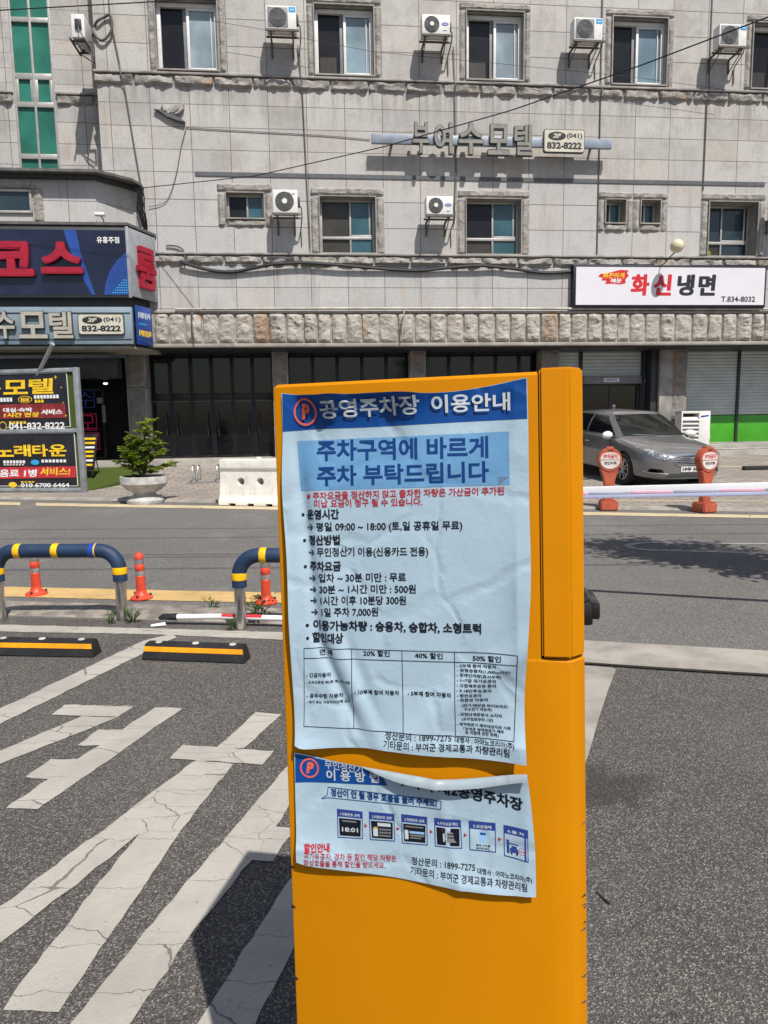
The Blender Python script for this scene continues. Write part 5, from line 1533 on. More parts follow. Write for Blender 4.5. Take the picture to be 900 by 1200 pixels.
# ================================================================ PARKED CAR
CPHI = radians(13)
fx, fy = sin(CPHI), -cos(CPHI)
FRW = Vector((5.0, 14.42, 0))
rgt = Vector((-cos(CPHI), -sin(CPHI), 0))
axle = FRW - rgt * .80
cpos = axle - Vector((fx, fy, 0)) * 1.40              # middle of the wheelbase
zf = fore_z(FRW.x, FRW.y); zr = fore_z(*(axle - Vector((fx, fy, 0)) * 2.8).xy)
car = thing('parked_car', 'grey sedan parked on the forecourt in front of the shutters', 'car', (cpos.x, cpos.y, (zf + zr) / 2 + .0), atan2(fy, fx))
car.rotation_euler = (0, atan2(zr - zf, 2.8) * 1.0, atan2(fy, fx))
# local frame: +x forward, +y left, z up
def lerp_t(tab, x):
    for (a, b), (c, d) in zip(tab, tab[1:]):
        if x <= c:
            t = (x - a) / (c - a); t = t * t * (3 - 2 * t) if False else t
            return b + (d - b) * t
    return tab[-1][1]
HW = [(-2.41, .66), (-2.34, .76), (-2.15, .86), (-1.6, .908), (0, .917), (1.3, .912), (1.75, .90), (2.05, .85), (2.22, .76), (2.33, .62), (2.41, .40)]
BELT = [(-2.41, .72), (-2.3, .90), (-2.0, 1.00), (-1.2, 1.00), (0, .965), (.9, .925), (1.3, .87), (1.7, .81), (2.0, .755), (2.2, .71), (2.33, .655), (2.41, .58)]
TOP = [(-2.41, .85), (-2.33, .99), (-2.1, 1.05), (-1.5, 1.06), (.0, 1.02), (.85, 1.02), (1.2, .985), (1.6, .925), (1.95, .865), (2.2, .795), (2.34, .725), (2.41, .64)]
BOT = [(-2.41, .36), (-2.2, .26), (-1.8, .20), (1.8, .19), (2.2, .19), (2.41, .23)]
xs = [-2.41, -2.36, -2.25, -2.05, -1.8, -1.6, -1.4, -1.2, -.9, -.5, 0, .4, .8, 1.05, 1.2, 1.4, 1.6, 1.78, 1.94, 2.08, 2.2, 2.29, 2.36, 2.41]
sec = []
for x in xs:
    w, zb, zt, z0 = lerp_t(HW, x), lerp_t(BELT, x), lerp_t(TOP, x), lerp_t(BOT, x)
    h = zb - z0
    crease = z0 + h * .66
    half = [(0, z0), (w * .80, z0), (w * .965, z0 + .05), (w * .975, z0 + h * .25), (w * .992, z0 + h * .48), (w * 1.0, crease), (w * .985, crease + h * .06), (w * .965, zb - .03), (w * .925, zb + .012), (w * .84, zb + (zt - zb) * .45), (w * .62, zb + (zt - zb) * .85), (w * .32, zt - .004), (0, zt)]
    sec.append([(x - (.0 if abs(x) < 2 else 0), y, z) for y, z in half])
def mirror_loft(mb, sec, m):
    n = len(sec[0])
    for sg in (1, -1):
        vs = [(x, y * sg, z) for s_ in sec for x, y, z in s_]
        mb.faces(vs, [(i * n + k, i * n + k + 1, (i + 1) * n + k + 1, (i + 1) * n + k) for i in range(len(sec) - 1) for k in range(n - 1)], m, True)
        for e in (0, len(sec) - 1):
            mb.faces([(x, y * sg, z) for x, y, z in sec[e]], [tuple(range(n))], m, True)
    bmesh.ops.remove_doubles(mb.bm, verts=mb.bm.verts[:], dist=.0008)
    bmesh.ops.recalc_face_normals(mb.bm, faces=mb.bm.faces[:])
mb = MB(); mirror_loft(mb, sec, 'carpaint')
body = mb.build('body', car, angle=0)
body.data.shade_smooth()
ss = body.modifiers.new('s', 'SUBSURF'); ss.levels = 1; ss.render_levels = 1
cut = MB()
for x in (1.40, -1.395):
    cut.lathe([(.365, -1.2), (.365, -.60)], 'carblack', 32, (x, 0, .335), 'y'); cut.lathe([(.365, .60), (.365, 1.2)], 'carblack', 32, (x, 0, .335), 'y')
# lower air intake, grille mouth and number plate hollow
cut.prism([(-.56, .255), (.56, .255), (.47, .345), (-.47, .345)], 2.26, 2.6, 'carblack', 'x')
for sg in (-1, 1):
    cut.prism([(sg * .56, .35), (sg * .80, .355), (sg * .77, .43), (sg * .60, .42)][::sg], 2.0, 2.6, 'carblack', 'x')
cutter = cut.build('cutter', car)
md = body.modifiers.new('b', 'BOOLEAN'); md.object = cutter; md.operation = 'DIFFERENCE'; md.solver = 'EXACT'
bpy.context.view_layer.update()
nm = bpy.data.meshes.new_from_object(body.evaluated_get(bpy.context.evaluated_depsgraph_get()))
body.modifiers.clear(); body.data = nm
nm.set_sharp_from_angle(angle=radians(32))
bpy.data.objects.remove(cutter)
# dark inside behind the openings
mb = MB(); mb.box((-2.1, -.62, .24), (2.16, .62, .58), 'carblack', .05); mb.box((1.9, -.70, .3), (2.04, .70, .46), 'carblack'); mb.build('underbody', car)
# greenhouse: perimeter columns (x, y) at the belt and at the roof, right half then mirrored
B = [(1.34, 0), (1.30, .42), (1.16, .73), (1.08, .79), (.98, .815), (-.16, .84), (-.22, .84), (-1.02, .82), (-1.30, .79), (-1.62, .70), (-1.72, .40), (-1.75, 0)]
R_ = [(.46, 0), (.44, .36), (.37, .555), (.32, .585), (.24, .59), (-.20, .60), (-.26, .60), (-.86, .575), (-.98, .56), (-1.08, .50), (-1.13, .30), (-1.14, 0)]
ZB = [.945, .938, .925, .92, .925, .96, .965, .985, 1.0, 1.03, 1.04, 1.045]
ZR = [1.452, 1.445, 1.425, 1.40, 1.40, 1.415, 1.415, 1.405, 1.40, 1.395, 1.41, 1.415]
kind = ['W', 'W', 'P', 'P', 'S', 'P', 'S', 'P', 'P', 'R', 'R']
gh, gl, gr_, gs1, gs2 = MB(), MB(), MB(), MB(), MB()
lev = [0, .09, .35, .65, .9, 1.0]
def gpt(i, t, sg):
    bul = .045 * sin(pi * t) 
    x = B[i][0] + (R_[i][0] - B[i][0]) * t; y = B[i][1] + (R_[i][1] - B[i][1]) * t; z = ZB[i] + (ZR[i] - ZB[i]) * t
    d = Vector((x + .3, y * 1.3, 0)).normalized() if i not in (0, len(B) - 1) else Vector((1 if i == 0 else -1, 0, 0))
    return (x + d.x * bul, (y + d.y * bul) * sg, z)
for sg in (1, -1):
    for i, kd in enumerate(kind):
        for a, b in zip(lev, lev[1:]):
            glass = kd != 'P' and .05 < (a + b) / 2 < .93
            t = gl if glass and kd == 'W' else gr_ if glass and kd == 'R' else (gs1 if sg > 0 else gs2) if glass else gh
            t.faces([gpt(i, a, sg), gpt(i + 1, a, sg), gpt(i + 1, b, sg), gpt(i, b, sg)], [(0, 1, 2, 3)], 'carglass' if t is gl else 'carpaint' if t is gh else 'carside', True)
    ys = [(R_[i][0], R_[i][1] * sg, ZR[i]) for i in range(len(R_))]
    nr = len(ys)
    for i in range(nr // 2):
        a, b, c, d = ys[i], ys[i + 1], ys[nr - 2 - i], ys[nr - 1 - i]
        def mid(p, q):
            return ((p[0] + q[0]) / 2, (p[1] + q[1]) / 2, max(p[2], q[2]) + .025 * (1 - abs(p[1]) / .62))
        gh.faces([a, b, mid(b, c), mid(a, d)], [(0, 1, 2, 3)], 'carpaint', True); gh.faces([mid(a, d), mid(b, c), c, d], [(0, 1, 2, 3)], 'carpaint', True)
for t in (gh, gl, gr_, gs1, gs2):
    bmesh.ops.remove_doubles(t.bm, verts=t.bm.verts[:], dist=.001); bmesh.ops.recalc_face_normals(t.bm, faces=t.bm.faces[:])
gh.build('roof', car, angle=50); gl.build('windscreen', car, angle=60); gr_.build('rear_window', car, angle=60); gs1.build('side_window', car, angle=60); gs2.build('side_window', car, angle=60)
# wheels
def wheel(x, sg):
    y = sg * .80
    mb = MB(); mb.lathe([(.225, -.10), (.31, -.108), (.332, -.075), (.335, 0), (.332, .075), (.31, .108), (.225, .10)], 'tyre', 40, (x, y, .335), 'y', caps=False)
    w = mb.build('wheel', car)
    mb = MB()
    o = sg * .085
    mb.lathe([(.228, 0), (.228, sg * .02), (.205, sg * .03), (.20, sg * -.03)], 'alloy', 36, (x, y + o - sg * .01, .335), 'y', caps=False)
    mb.lathe([(0, sg * .012), (.045, sg * .012), (.055, 0)], 'alloy', 18, (x, y + o, .335), 'y')
    for k in range(10):
        a = 2 * pi * (k // 2) / 5 + (.17 if k % 2 else -.17) + .3
        p0 = (x + .04 * cos(a), y + o, .335 + .04 * sin(a)); p1 = (x + .205 * cos(a + (.06 if k % 2 else -.06)), y + o + sg * .006, .335 + .205 * sin(a + (.06 if k % 2 else -.06)))
        mb.tube([p0, p1], [.020, .016], 'alloy', 6)
    mb.lathe([(0, 0), (.21, 0)], 'carblack', 28, (x, y + sg * .02, .335), 'y', caps=False)
    mb.build('rim', w)
for x in (1.40, -1.395):
    for sg in (1, -1):
        wheel(x, sg)
# surface finder for details on the nose
def nose(y, z):
    """x of the body surface at (y, z), by casting on the finished body"""
    hit, loc, nrm, idx = body.ray_cast(Vector((3.2, y, z)), Vector((-1, 0, 0)))
    return loc.x if hit else 2.2
def patch(name, outline, m, off, par=car, thick=.03, n=9):
    """a lens or panel following the nose: outline is a list of (y, z)"""
    mb = MB()
    cy = sum(p[0] for p in outline) / len(outline); cz = sum(p[1] for p in outline) / len(outline)
    vs, fs = [], []
    rings = [1.0, .8, .55, .28]
    N = len(outline)
    for r in rings:
        for y, z in outline:
            yy, zz = cy + (y - cy) * r, cz + (z - cz) * r
            vs.append((nose(yy, zz) + off + (.012 if r < 1 else -thick), yy, zz))
    vs.append((nose(cy, cz) + off + .014, cy, cz))
    for k in range(len(rings) - 1):
        fs += [(k * N + i, k * N + (i + 1) % N, (k + 1) * N + (i + 1) % N, (k + 1) * N + i) for i in range(N)]
    k = len(rings) - 1
    fs += [(k * N + i, k * N + (i + 1) % N, len(vs) - 1) for i in range(N)]
    g = mb.faces(vs, fs, m, True); bmesh.ops.recalc_face_normals(mb.bm, faces=g)
    return mb.build(name, par, angle=60)
for sg in (1, -1):
    hl = [(.43, .60), (.52, .575), (.63, .585), (.73, .63), (.81, .71), (.872, .82), (.85, .845), (.76, .82), (.66, .775), (.55, .735), (.45, .69)]
    h = patch('headlight', [(y * sg, z) for y, z in hl], 'lampglass', .004)
    mb = MB()
    for (y, z, r) in ((.64, .685, .042), (.53, .655, .034)):
        mb.lathe([(.0, 0), (r * .6, -.004), (r, .0), (r * 1.12, .010), (r * 1.15, .0)], 'chrome', 18, (nose(y * sg, z) + .013, y * sg, z), 'x')
    mb.build('projector', h)
    patch('fog_lamp', [(y * sg, z) for y, z in ((.61, .365), (.74, .37), (.725, .412), (.63, .408))], 'lampglass', .0)
# grille with chrome bars, emblem
gp = [(-.40, .545), (-.36, .655), (-.2, .685), (0, .692), (.2, .685), (.36, .655), (.40, .545), (.3, .495), (0, .482), (-.3, .495)]
gr = patch('grille', gp, 'carblack', .002)
mb = MB()
for k, z in enumerate((.515, .55, .585, .62, .65)):
    w = .33 + .055 * (1 - abs(k - 2) / 2) - (.03 if k == 4 else 0)
    pts = [(nose(w * t, z) + .018, w * t, z) for t in [j / 8 - 1 for j in range(17)]]
    mb.tube(pts, .0085 if k % 2 == 0 else .006, 'chrome', 6)
pts = [(nose(y, z) + .012, y, z) for y, z in gp + gp[:1]]
mb.tube(pts, .010, 'chrome', 6, False)
mb.tube([(nose(y, .705) + .012, y, .705 - abs(y) * .06) for y in [j / 8 * .40 for j in range(-8, 9)]], .018, 'chrome', 8)
mb.build('chrome_bar', gr)
mb = MB(); ex = nose(0, .60) + .030
mb.tube([(ex, .075 * cos(t), .60 + .042 * sin(t)) for t in [2 * pi * k / 24 for k in range(25)]], .007, 'chrome', 6, False)
mb.tube([(ex, -.028, .572), (ex + .004, -.018, .60), (ex, -.030, .63)], .007, 'chrome', 6); mb.tube([(ex, .028, .628), (ex + .004, .018, .60), (ex, .030, .57)], .007, 'chrome', 6); mb.tube([(ex, .020, .592), (ex, -.020, .608)], .007, 'chrome', 6)
mb.build('emblem', gr)
# number plate
px_ = nose(0, .42) + .012
mb = MB(); mb.prism(rounded(-.26, .375, .26, .48, .012), px_ - .05, px_ + .006, 'plate', 'x'); npl = mb.build('number_plate', car)
mb = MB(); me, a, b, c, d = glyphs('19우 3670', .045, .001)
mb.mesh(me, 'inkdark', lambda v: (px_ + .008 + v.z, -.225 + (v.x - a) / (b - a) * .45, .390 + (v.y - c) / (d - c) * .075)); mb.build('printing', npl)
# lower chrome lips, mirrors, wipers, creases, door lines
mb = MB()
for sg in (1, -1):
    mb.tube([(nose(sg * y, z) + .004, sg * y, z) for y, z in ((.5, .335), (.6, .345), (.7, .342), (.78, .350), (.83, .372))], .010, 'chrome', 6)
mb.build('bumper_trim', car)
for sg in (1, -1):
    mb = MB(); mb.X = Matrix.Translation((.92, sg * .99, .985)) @ Matrix.Rotation(sg * -.25, 4, 'Z') @ Matrix.Diagonal((.075, .135, .085, 1))
    mb.lathe([(sin(pi * k / 10), -cos(pi * k / 10)) for k in range(11)], 'acwhite', 18, caps=False); mb.X = Matrix.Identity(4)  # mirror cap in flat white, its bright reflection put into the colour
    mb.tube([(.94, sg * .82, .95), (.93, sg * .93, .945)], [.025, .03], 'carblack', 8); mi = mb.build('wing_mirror', car)
mb = MB()
def screen(y, t):
    i = 0 if abs(y) < .42 else 1
    f = (abs(y) - B[i][1]) / (B[i + 1][1] - B[i][1])
    p, q = Vector(gpt(i, t, 1)), Vector(gpt(i + 1, t, 1)); r = p.lerp(q, f); r.y = y
    return r + Vector((.022, 0, .018))
mb.tube([screen(.50, .07), screen(.15, .10), screen(-.25, .09)], .008, 'carblack', 6); mb.tube([screen(-.10, .06), screen(-.35, .09), screen(-.56, .12)], .008, 'carblack', 6); mb.build('wiper', car)
mb = MB()
def side(x, z, sg):
    hit, loc, nrm, idx = body.ray_cast(Vector((x, sg * 2.0, z)), Vector((0, -sg, 0)))
    return loc.y if hit else sg * .9
for sg in (1, -1):
    for x0, x1 in ((.92, .86), (-.20, -.24), (-1.02, -1.30)):
        mb.tube([(x0 + (x1 - x0) * t + (.06 * sin(pi * t)), side(x0 + (x1 - x0) * t, .30 + .62 * t, sg) + sg * -.001, .30 + .62 * t) for t in [k / 8 for k in range(9)]], .0045, 'carblack', 5)
    mb.tube([(x, side(x, .255, sg), .255) for x in [-.95 + k * .24 for k in range(9)]], .006, 'chrome', 5)
mb.build('panel_gap', car)
for sg in (1, -1):
    for x in (-.08, -1.0):
        mb = MB(); mb.tube([(x - .10, side(x - .1, .80, sg) + sg * .004, .80), (x - .05, side(x, .80, sg) + sg * .03, .805), (x + .06, side(x, .80, sg) + sg * .03, .80), (x + .10, side(x + .1, .80, sg) + sg * .004, .795)], .012, 'chrome', 7); mb.build('door_handle', car)
mb = MB()
for sg in (1, -1):
    mb.tube([tuple(Vector(gpt(i, .06, sg)) + Vector((0, sg * .006, 0))) for i in range(3, 9)], .008, 'chrome', 6)
mb.build('window_trim', car)
# seats and wheel seen through the glass
mb = MB()
for y in (-.36, .36):
    mb.box((-.55, y - .23, .55), (-.35, y + .23, 1.10), 'acgrey', .06); mb.box((-.50, y - .12, 1.12), (-.40, y + .12, 1.28), 'acgrey', .04)
mb.build('seat', car)
mb = MB(); mb.box((.55, -.70, .80), (1.12, .70, .93), 'carblack', .05); mb.box((-1.0, -.62, .60), (-.75, .62, 1.08), 'carblack', .06); mb.build('dashboard', car)
mb = MB(); mb.tube([(.46 + .05 * cos(t), -.36 + .18 * sin(t), .93 + .17 * cos(t)) for t in [2 * pi * k / 20 for k in range(21)]], .014, 'carblack', 6, False); mb.build('steering_wheel', car)
mb = MB(); mb.box((.42, -.12, 1.30), (.45, .12, 1.36), 'carblack', .012); mb.build('rear_mirror', car)

# ================================================================ YELLOW PARKING KIOSK
KM = Matrix.Rotation(-0.1924, 4, 'Z') @ Matrix.Rotation(-0.0563, 4, 'X') @ Matrix.Rotation(-0.0225, 4, 'Y')
KO = Vector((-0.1386, 0.8975, 1.4993))
kiosk = thing('parking_kiosk', 'tall yellow steel parking kiosk with laminated notices taped to its front', 'kiosk', (0, 0, 0))
kiosk.matrix_world = Matrix.Translation(KO) @ KM
# local frame: x right along the front, y into the box, z up; origin = top left corner of the front
KW, KD, KH = .380, .42, 1.50
CHF = .016
mb = MB()
def slab_part(pts, inner, z0, z1, r=.004):
    mb.prism(pts, z0, z1 - r, 'yellow', 'z')
    n = len(pts)
    g = mb.faces([(x, y, z1 - r) for x, y in pts] + [(x, y, z1) for x, y in inner], [tuple(range(n, 2 * n))] + [(i, (i + 1) % n, n + (i + 1) % n, n + i) for i in range(n)], 'yellow')
    bmesh.ops.recalc_face_normals(mb.bm, faces=g)
e = .004
slab_part([(.0, e), (.0012, .0012), (e, .0), (.3275, .0), (.3275, .05), (KW, .05), (KW, KD), (0, KD)], [(e, e * 2), (e * 1.3, e * 1.3), (e * 2, e), (.3275 - .001, e), (.3275 - .001, .05 + e), (KW - e, .05 + e), (KW - e, KD - e), (e, KD - e)], -.344, 0)
slab_part([(.0, e), (.0012, .0012), (e, .0), (.3275, .0), (.3615, .0), (.3635, .0010), (KW - .0008, .0185), (KW, .021), (KW, KD), (0, KD)], [(.0, e), (.0012, .0012), (e, .0), (.3275, .0), (.3605, .003), (.3625, .004), (KW - .003, .0205), (KW - .003, .023), (KW - .003, KD), (0, KD)], -KH, -.3440, .003)
mb.build('housing', kiosk)
mb = MB()
mb.prism([(.3290, -.003), (.3632, -.003), (.3797, .0165), (.3797, .12), (.3290, .12)], -.3418, .0035, 'yellow', 'z', .0025)
mb.build('side_door', kiosk)
mb = MB()
mb.box((.3272, .004, -.344), (.3296, .06, -.003), 'seam'); mb.box((.3272, .0055, -.3439), (.3630, .06, -.3412), 'seam')
mb.build('door_gap', kiosk)
mb = MB(); mb.box((-.03, -.05, -KH - .02), (KW + .04, KD + .05, -KH + .055), 'concrete', .008); mb.build('plinth', kiosk)
# scratches and knocks along the lower right edge
mb = MB(); rnd = random.Random(3)
for z, n in ((-.655, 3), (-.685, 2), (-.745, 1), (-.79, 1), (-.56, 1)):
    for k in range(n):
        zz = z + rnd.uniform(-.008, .008); l = rnd.uniform(.005, .012); x = KW - .0006; tip = .0185
        cy_ = lambda xx: .0010 + (xx - .3635) * 1.115 - .0008
        xa = x - l * rnd.uniform(.5, .8); zt = zz + rnd.uniform(-.003, .004); wd = rnd.uniform(.002, .004)
        mb.faces([(x - .0006, cy_(x - .0006), zz), (xa, cy_(xa), zt), (xa + .001, cy_(xa + .001), zt + .0012), (x - .0006, cy_(x - .0006), zz + wd)], [(0, 1, 2, 3)], 'seam' if k % 3 else 'rustiron')
for z in (-.635, -.69, -.79):
    mb.faces([(-.0008, .0, z), (.006, -.0008, z + .002), (.005, -.0008, z + .004), (-.0008, .002, z + .005)], [(0, 1, 2, 3)], 'seam')
mb.build('scratches', kiosk)
# black moulded speaker / camera housing on the back right side
mb = MB()
mb.box((.0, 0, -.058), (.050, .13, -.024), 'blackplastic', .005)
mb.box((.044, .01, -.050), (.062, .12, -.022), 'blackplastic', .004)
mb.X = Matrix.Translation((.012, .065, -.024)) @ Matrix.Diagonal((.040, .065, .026, 1))
mb.lathe([(cos(pi / 2 * k / 8), sin(pi / 2 * k / 8)) for k in range(8)] + [(.01, 1)], 'blackplastic', 24)
mb.X = Matrix.Identity(4)
mb.build('camera_housing', kiosk, at=(KW - .012, .30, -.314))

# ---- posters
P1_TEXT = [('공영주차장', 65.0, -45.7, 188.2, -44.2, 19.1, 'W', 0.024), ('이용안내', 202.3, -43.6, 295.3, -44.2, 18.4, 'W', 0.024), ('주차구역에 바르게', 57.3, -96.9, 268.8, -98.7, 22.4, 'N', 0.026), ('주차 부탁드립니다', 57.1, -128.2, 269.0, -127.5, 21.5, 'N', 0.026), ('※ 주차요금을 정산하지 않고 출차한 차량은 가산금이 추가된', 41.7, -145.9, 286.8, -143.8, 8.6, 'R', 0.02), ('미납 요금이 청구 될 수 있습니다.', 52.1, -155.7, 188.6, -155.1, 8.6, 'R', 0.02), ('• 운영시간', 34.0, -170.2, 83.3, -170.1, 10.8, 'K', 0.032), ('→ 평일 09:00 ~ 18:00 (토,일 공휴일 무료)', 40.4, -185.3, 236.6, -185.1, 9.8, 'K', 0.02), ('• 정산방법', 35.1, -202.9, 83.4, -202.4, 10.9, 'K', 0.032), ('→ 무인정산기 이용(신용카드 전용)', 41.2, -217.3, 194.5, -216.8, 9.9, 'K', 0.02), ('• 주차요금', 35.5, -236.1, 83.9, -235.3, 10.9, 'K', 0.032), ('→ 입차 ~ 30분 미만 : 무료', 41.3, -250.1, 166.2, -248.7, 9.9, 'K', 0.02), ('→ 30분 ~ 1시간 미만 : 500원', 41.5, -264.5, 178.1, -263.3, 9.9, 'K', 0.02), ('→ 1시간 이후 10분당 300원', 41.8, -279.0, 165.5, -277.5, 10.0, 'K', 0.02), ('→ 1일 주차 7,000원', 42.5, -293.8, 130.0, -292.5, 10.0, 'K', 0.02), ('• 이용가능차량 : 승용차, 승합차, 소형트럭', 36.0, -311.1, 256.8, -311.7, 11.1, 'K', 0.032), ('• 할인대상', 36.2, -327.6, 84.0, -327.3, 11.2, 'K', 0.032), ('면 제', 51.9, -344.4, 69.6, -343.6, 6.7, 'K', 0.02), ('20% 할인', 109.4, -343.3, 143.5, -343.1, 6.6, 'K', 0.02), ('40% 할인', 174.9, -344.1, 209.8, -344.3, 6.5, 'K', 0.02), ('50% 할인', 245.9, -345.8, 280.4, -345.2, 6.4, 'K', 0.02), ('- 긴급자동차', 34.5, -372.5, 66.0, -372.2, 5.1, 'K', 0.02), ('- 도로교통법 제2조 제22항 차량', 34.2, -381.1, 92.0, -379.5, 3.4, 'K', 0.03), ('- 공무수행 자동차', 33.6, -399.5, 81.0, -398.8, 5.1, 'K', 0.02), ('- 국가 또는 지방자치단체 소속', 33.3, -407.0, 90.1, -405.1, 3.4, 'K', 0.03), ('- 10부제 참여 자동차', 97.2, -392.6, 154.2, -392.0, 5.5, 'K', 0.03), ('- 5부제 참여 자동차', 164.8, -392.0, 219.4, -391.8, 5.5, 'K', 0.03), ('정산문의 : 1899-7275', 135.2, -447.6, 218.3, -447.2, 8.8, 'K', 0.01), ('대행사 : 아마노코리아(주)', 222.5, -447.7, 294.3, -450.2, 6.5, 'K', 0.01), ('기타문의 : 부여군 경제교통과 차량관리팀', 133.1, -458.5, 288.6, -460.2, 8.9, 'K', 0.01), ('- 2부제 참여 자동차', 226.5, -354.2, 274.7, -353.1, 3.7, 'K', 0.02), ('- 경형승용차(1,000cc미만)', 226.4, -359.7, 291.6, -359.2, 3.6, 'K', 0.02), ('- 장애인차량(표시부착)', 226.3, -365.4, 280.5, -365.2, 3.6, 'K', 0.02), ('- 1~7급 국가유공자', 226.2, -371.8, 274.4, -370.7, 3.7, 'K', 0.02), ('- 고엽제후유증 환자', 226.0, -377.9, 274.3, -376.8, 3.7, 'K', 0.02), ('- 5.18민주유공자', 225.9, -383.8, 268.7, -383.3, 3.6, 'K', 0.02), ('- 참전유공자', 226.4, -390.0, 256.6, -389.4, 3.7, 'K', 0.02), ('- 친환경 자동차', 226.6, -395.7, 264.2, -395.0, 3.7, 'K', 0.02), ('(전기·태양광·하이브리드·', 232.1, -402.2, 288.6, -402.8, 3.7, 'K', 0.02), ('수소전기 자동차)', 234.8, -407.3, 268.3, -407.4, 3.7, 'K', 0.02), ('- 모범납세증명서 소지자', 226.6, -414.0, 280.5, -414.5, 3.7, 'K', 0.02), ('(교부일로부터 1년)', 231.4, -420.1, 269.4, -420.2, 3.7, 'K', 0.02), ('- 병역명문가 예우대상자와 가족', 225.6, -426.5, 290.6, -428.9, 3.6, 'K', 0.02), ('「부여군 병역명문가 예우', 233.4, -432.4, 282.6, -433.5, 3.7, 'K', 0.02), ('및 지원에 관한 조례」', 235.6, -436.7, 276.1, -438.0, 3.7, 'K', 0.02)]
P1_EDGE = {'top': [(13.0, -11.4), (50.9, -16.3), (100.3, -17.5), (148.6, -17.6), (206.3, -20.2), (257.6, -16.5), (315.1, -7.7)], 'bottom': [(17.9, -460.2), (31.7, -464.6), (75.2, -463.0), (120.1, -461.8), (156.4, -463.2), (214.7, -466.7), (308.8, -467.0)], 'left': [(13.0, -11.4), (12.1, -63.9), (10.6, -134.1), (15.2, -222.8), (15.5, -338.3), (16.5, -405.8), (17.9, -460.2)], 'right': [(315.1, -7.7), (315.9, -64.2), (315.8, -152.2), (316.7, -240.4), (312.7, -315.3), (307.2, -394.5), (308.8, -467.0)]}
P1_HEAD = [(11.6, -59.6), (62.6, -58.0), (117.1, -58.1), (185.3, -56.9), (251.5, -55.7), (315.7, -55.3)]
P1_BOX = [(30.4, -72.1), (293.6, -69.2), (293.4, -132.3), (34.1, -134.6)]
P1_FOLD = [(279.7, -132.8), (279.9, -122.6), (293.5, -122.2)]
P1_TABLE = {'outer': [(32.8, -334.9), (300.0, -335.5), (294.1, -441.3), (29.2, -436.6)], 'row': [(32.4, -347.9), (299.1, -347.9)], 'cols': [[(94.1, -334.9), (94.0, -437.7)], [(158.9, -335.1), (158.5, -438.8)], [(224.1, -335.3), (223.4, -440.1)]]}
P1_RING = ([44.4, -36.6], 16)
P2_EDGE = {'top': [(13.4, -473.7), (53.7, -481.1), (111.9, -488.0), (168.8, -493.6), (209.8, -496.6), (260.8, -491.4), (309.2, -481.7)], 'bottom': [(13.0, -617.9), (28.9, -622.6), (68.8, -626.1), (127.2, -631.9), (176.4, -636.0), (229.1, -638.5), (276.3, -639.7), (318.0, -639.1)], 'left': [(13.4, -473.7), (12.8, -520.1), (12.6, -542.0), (12.8, -583.7), (13.0, -617.9)], 'right': [(309.2, -481.7), (313.2, -521.6), (317.6, -581.0), (318.0, -638.7)]}
P2_HEAD = [(13.5, -514.0), (52.6, -512.4), (135.0, -511.2), (135.4, -498.0)]
P2_BUBBLE = [(56.4, -518.5), (203.5, -526.3), (202.6, -537.4), (55.9, -532.7), (47.1, -534.8), (55.3, -528.8)]
P2_STEPS = [([(67.3, -546.9), (101.3, -548.4), (100.6, -584.9), (67.3, -584.8)], '1.차량번호 선택'), ([(109.4, -547.8), (142.8, -548.6), (142.6, -585.1), (109.9, -585.4)], '2.차량번호 입력'), ([(151.6, -547.9), (184.8, -549.4), (184.7, -586.8), (151.4, -586.8)], '3.차량번호 선택'), ([(193.7, -549.6), (227.1, -550.2), (228.2, -587.2), (193.7, -587.3)], '4.주차요금 확인'), ([(237.0, -550.2), (270.1, -550.8), (270.2, -588.7), (237.4, -588.3)], '5.요금결제'), ([(279.8, -552.0), (309.4, -554.7), (309.6, -596.0), (279.9, -591.7)], '6.출 차')]
P2_TEXT = [('이 용 방 법', 54.7, -509.1, 124.8, -507.9, 12.5, 'W', 0.02), ('무인정산기', 53.3, -493.5, 103.9, -496.8, 10.2, 'W', 0.01), ('구아리 제2공영주차장', 147.7, -508.4, 303.3, -531.2, 14.5, 'K', 0.03), ('정산이 안 될 경우 호출을 눌러 주세요!', 60.0, -530.0, 197.8, -534.3, 9.1, 'N2', 0.03), ('할인안내', 23.5, -604.2, 56.8, -602.7, 9.3, 'R', 0.04), ('국가유공자, 경차 등 할인 해당 차량은', 23.2, -613.0, 143.9, -611.6, 7.6, 'R', 0.01), ('화상호출을 통해 할인을 받으세요.', 22.9, -621.9, 129.4, -621.5, 7.6, 'R', 0.01), ('정산문의 : 1899-7275', 163.3, -613.1, 244.2, -614.2, 9.1, 'K', 0.01), ('대행사 : 아마노코리아(주)', 247.1, -616.6, 313.5, -621.4, 6.7, 'K', 0.01), ('기타문의 : 부여군 경제교통과 차량관리팀', 161.8, -625.7, 307.3, -632.5, 9.1, 'K', 0.01)]
P2_ARROWS = [[105.0, -566.9], [146.9, -567.7], [189.6, -568.3], [232.6, -569.2], [275.2, -570.9]]
P2_RING = ([32.6, -494.3], 14)
MM = .001
def curve_at(pts, t, axis):
    """polyline read by its share along one axis"""
    a0, a1 = pts[0][axis], pts[-1][axis]
    v = a0 + (a1 - a0) * t
    s_ = 1 if a1 > a0 else -1
    for p, q in zip(pts, pts[1:]):
        if (v - q[axis]) * s_ <= 1e-9:
            f = (v - p[axis]) / (q[axis] - p[axis]) if q[axis] != p[axis] else 0
            f = f
            return Vector(p).lerp(Vector(q), f)
    return Vector(pts[-1])
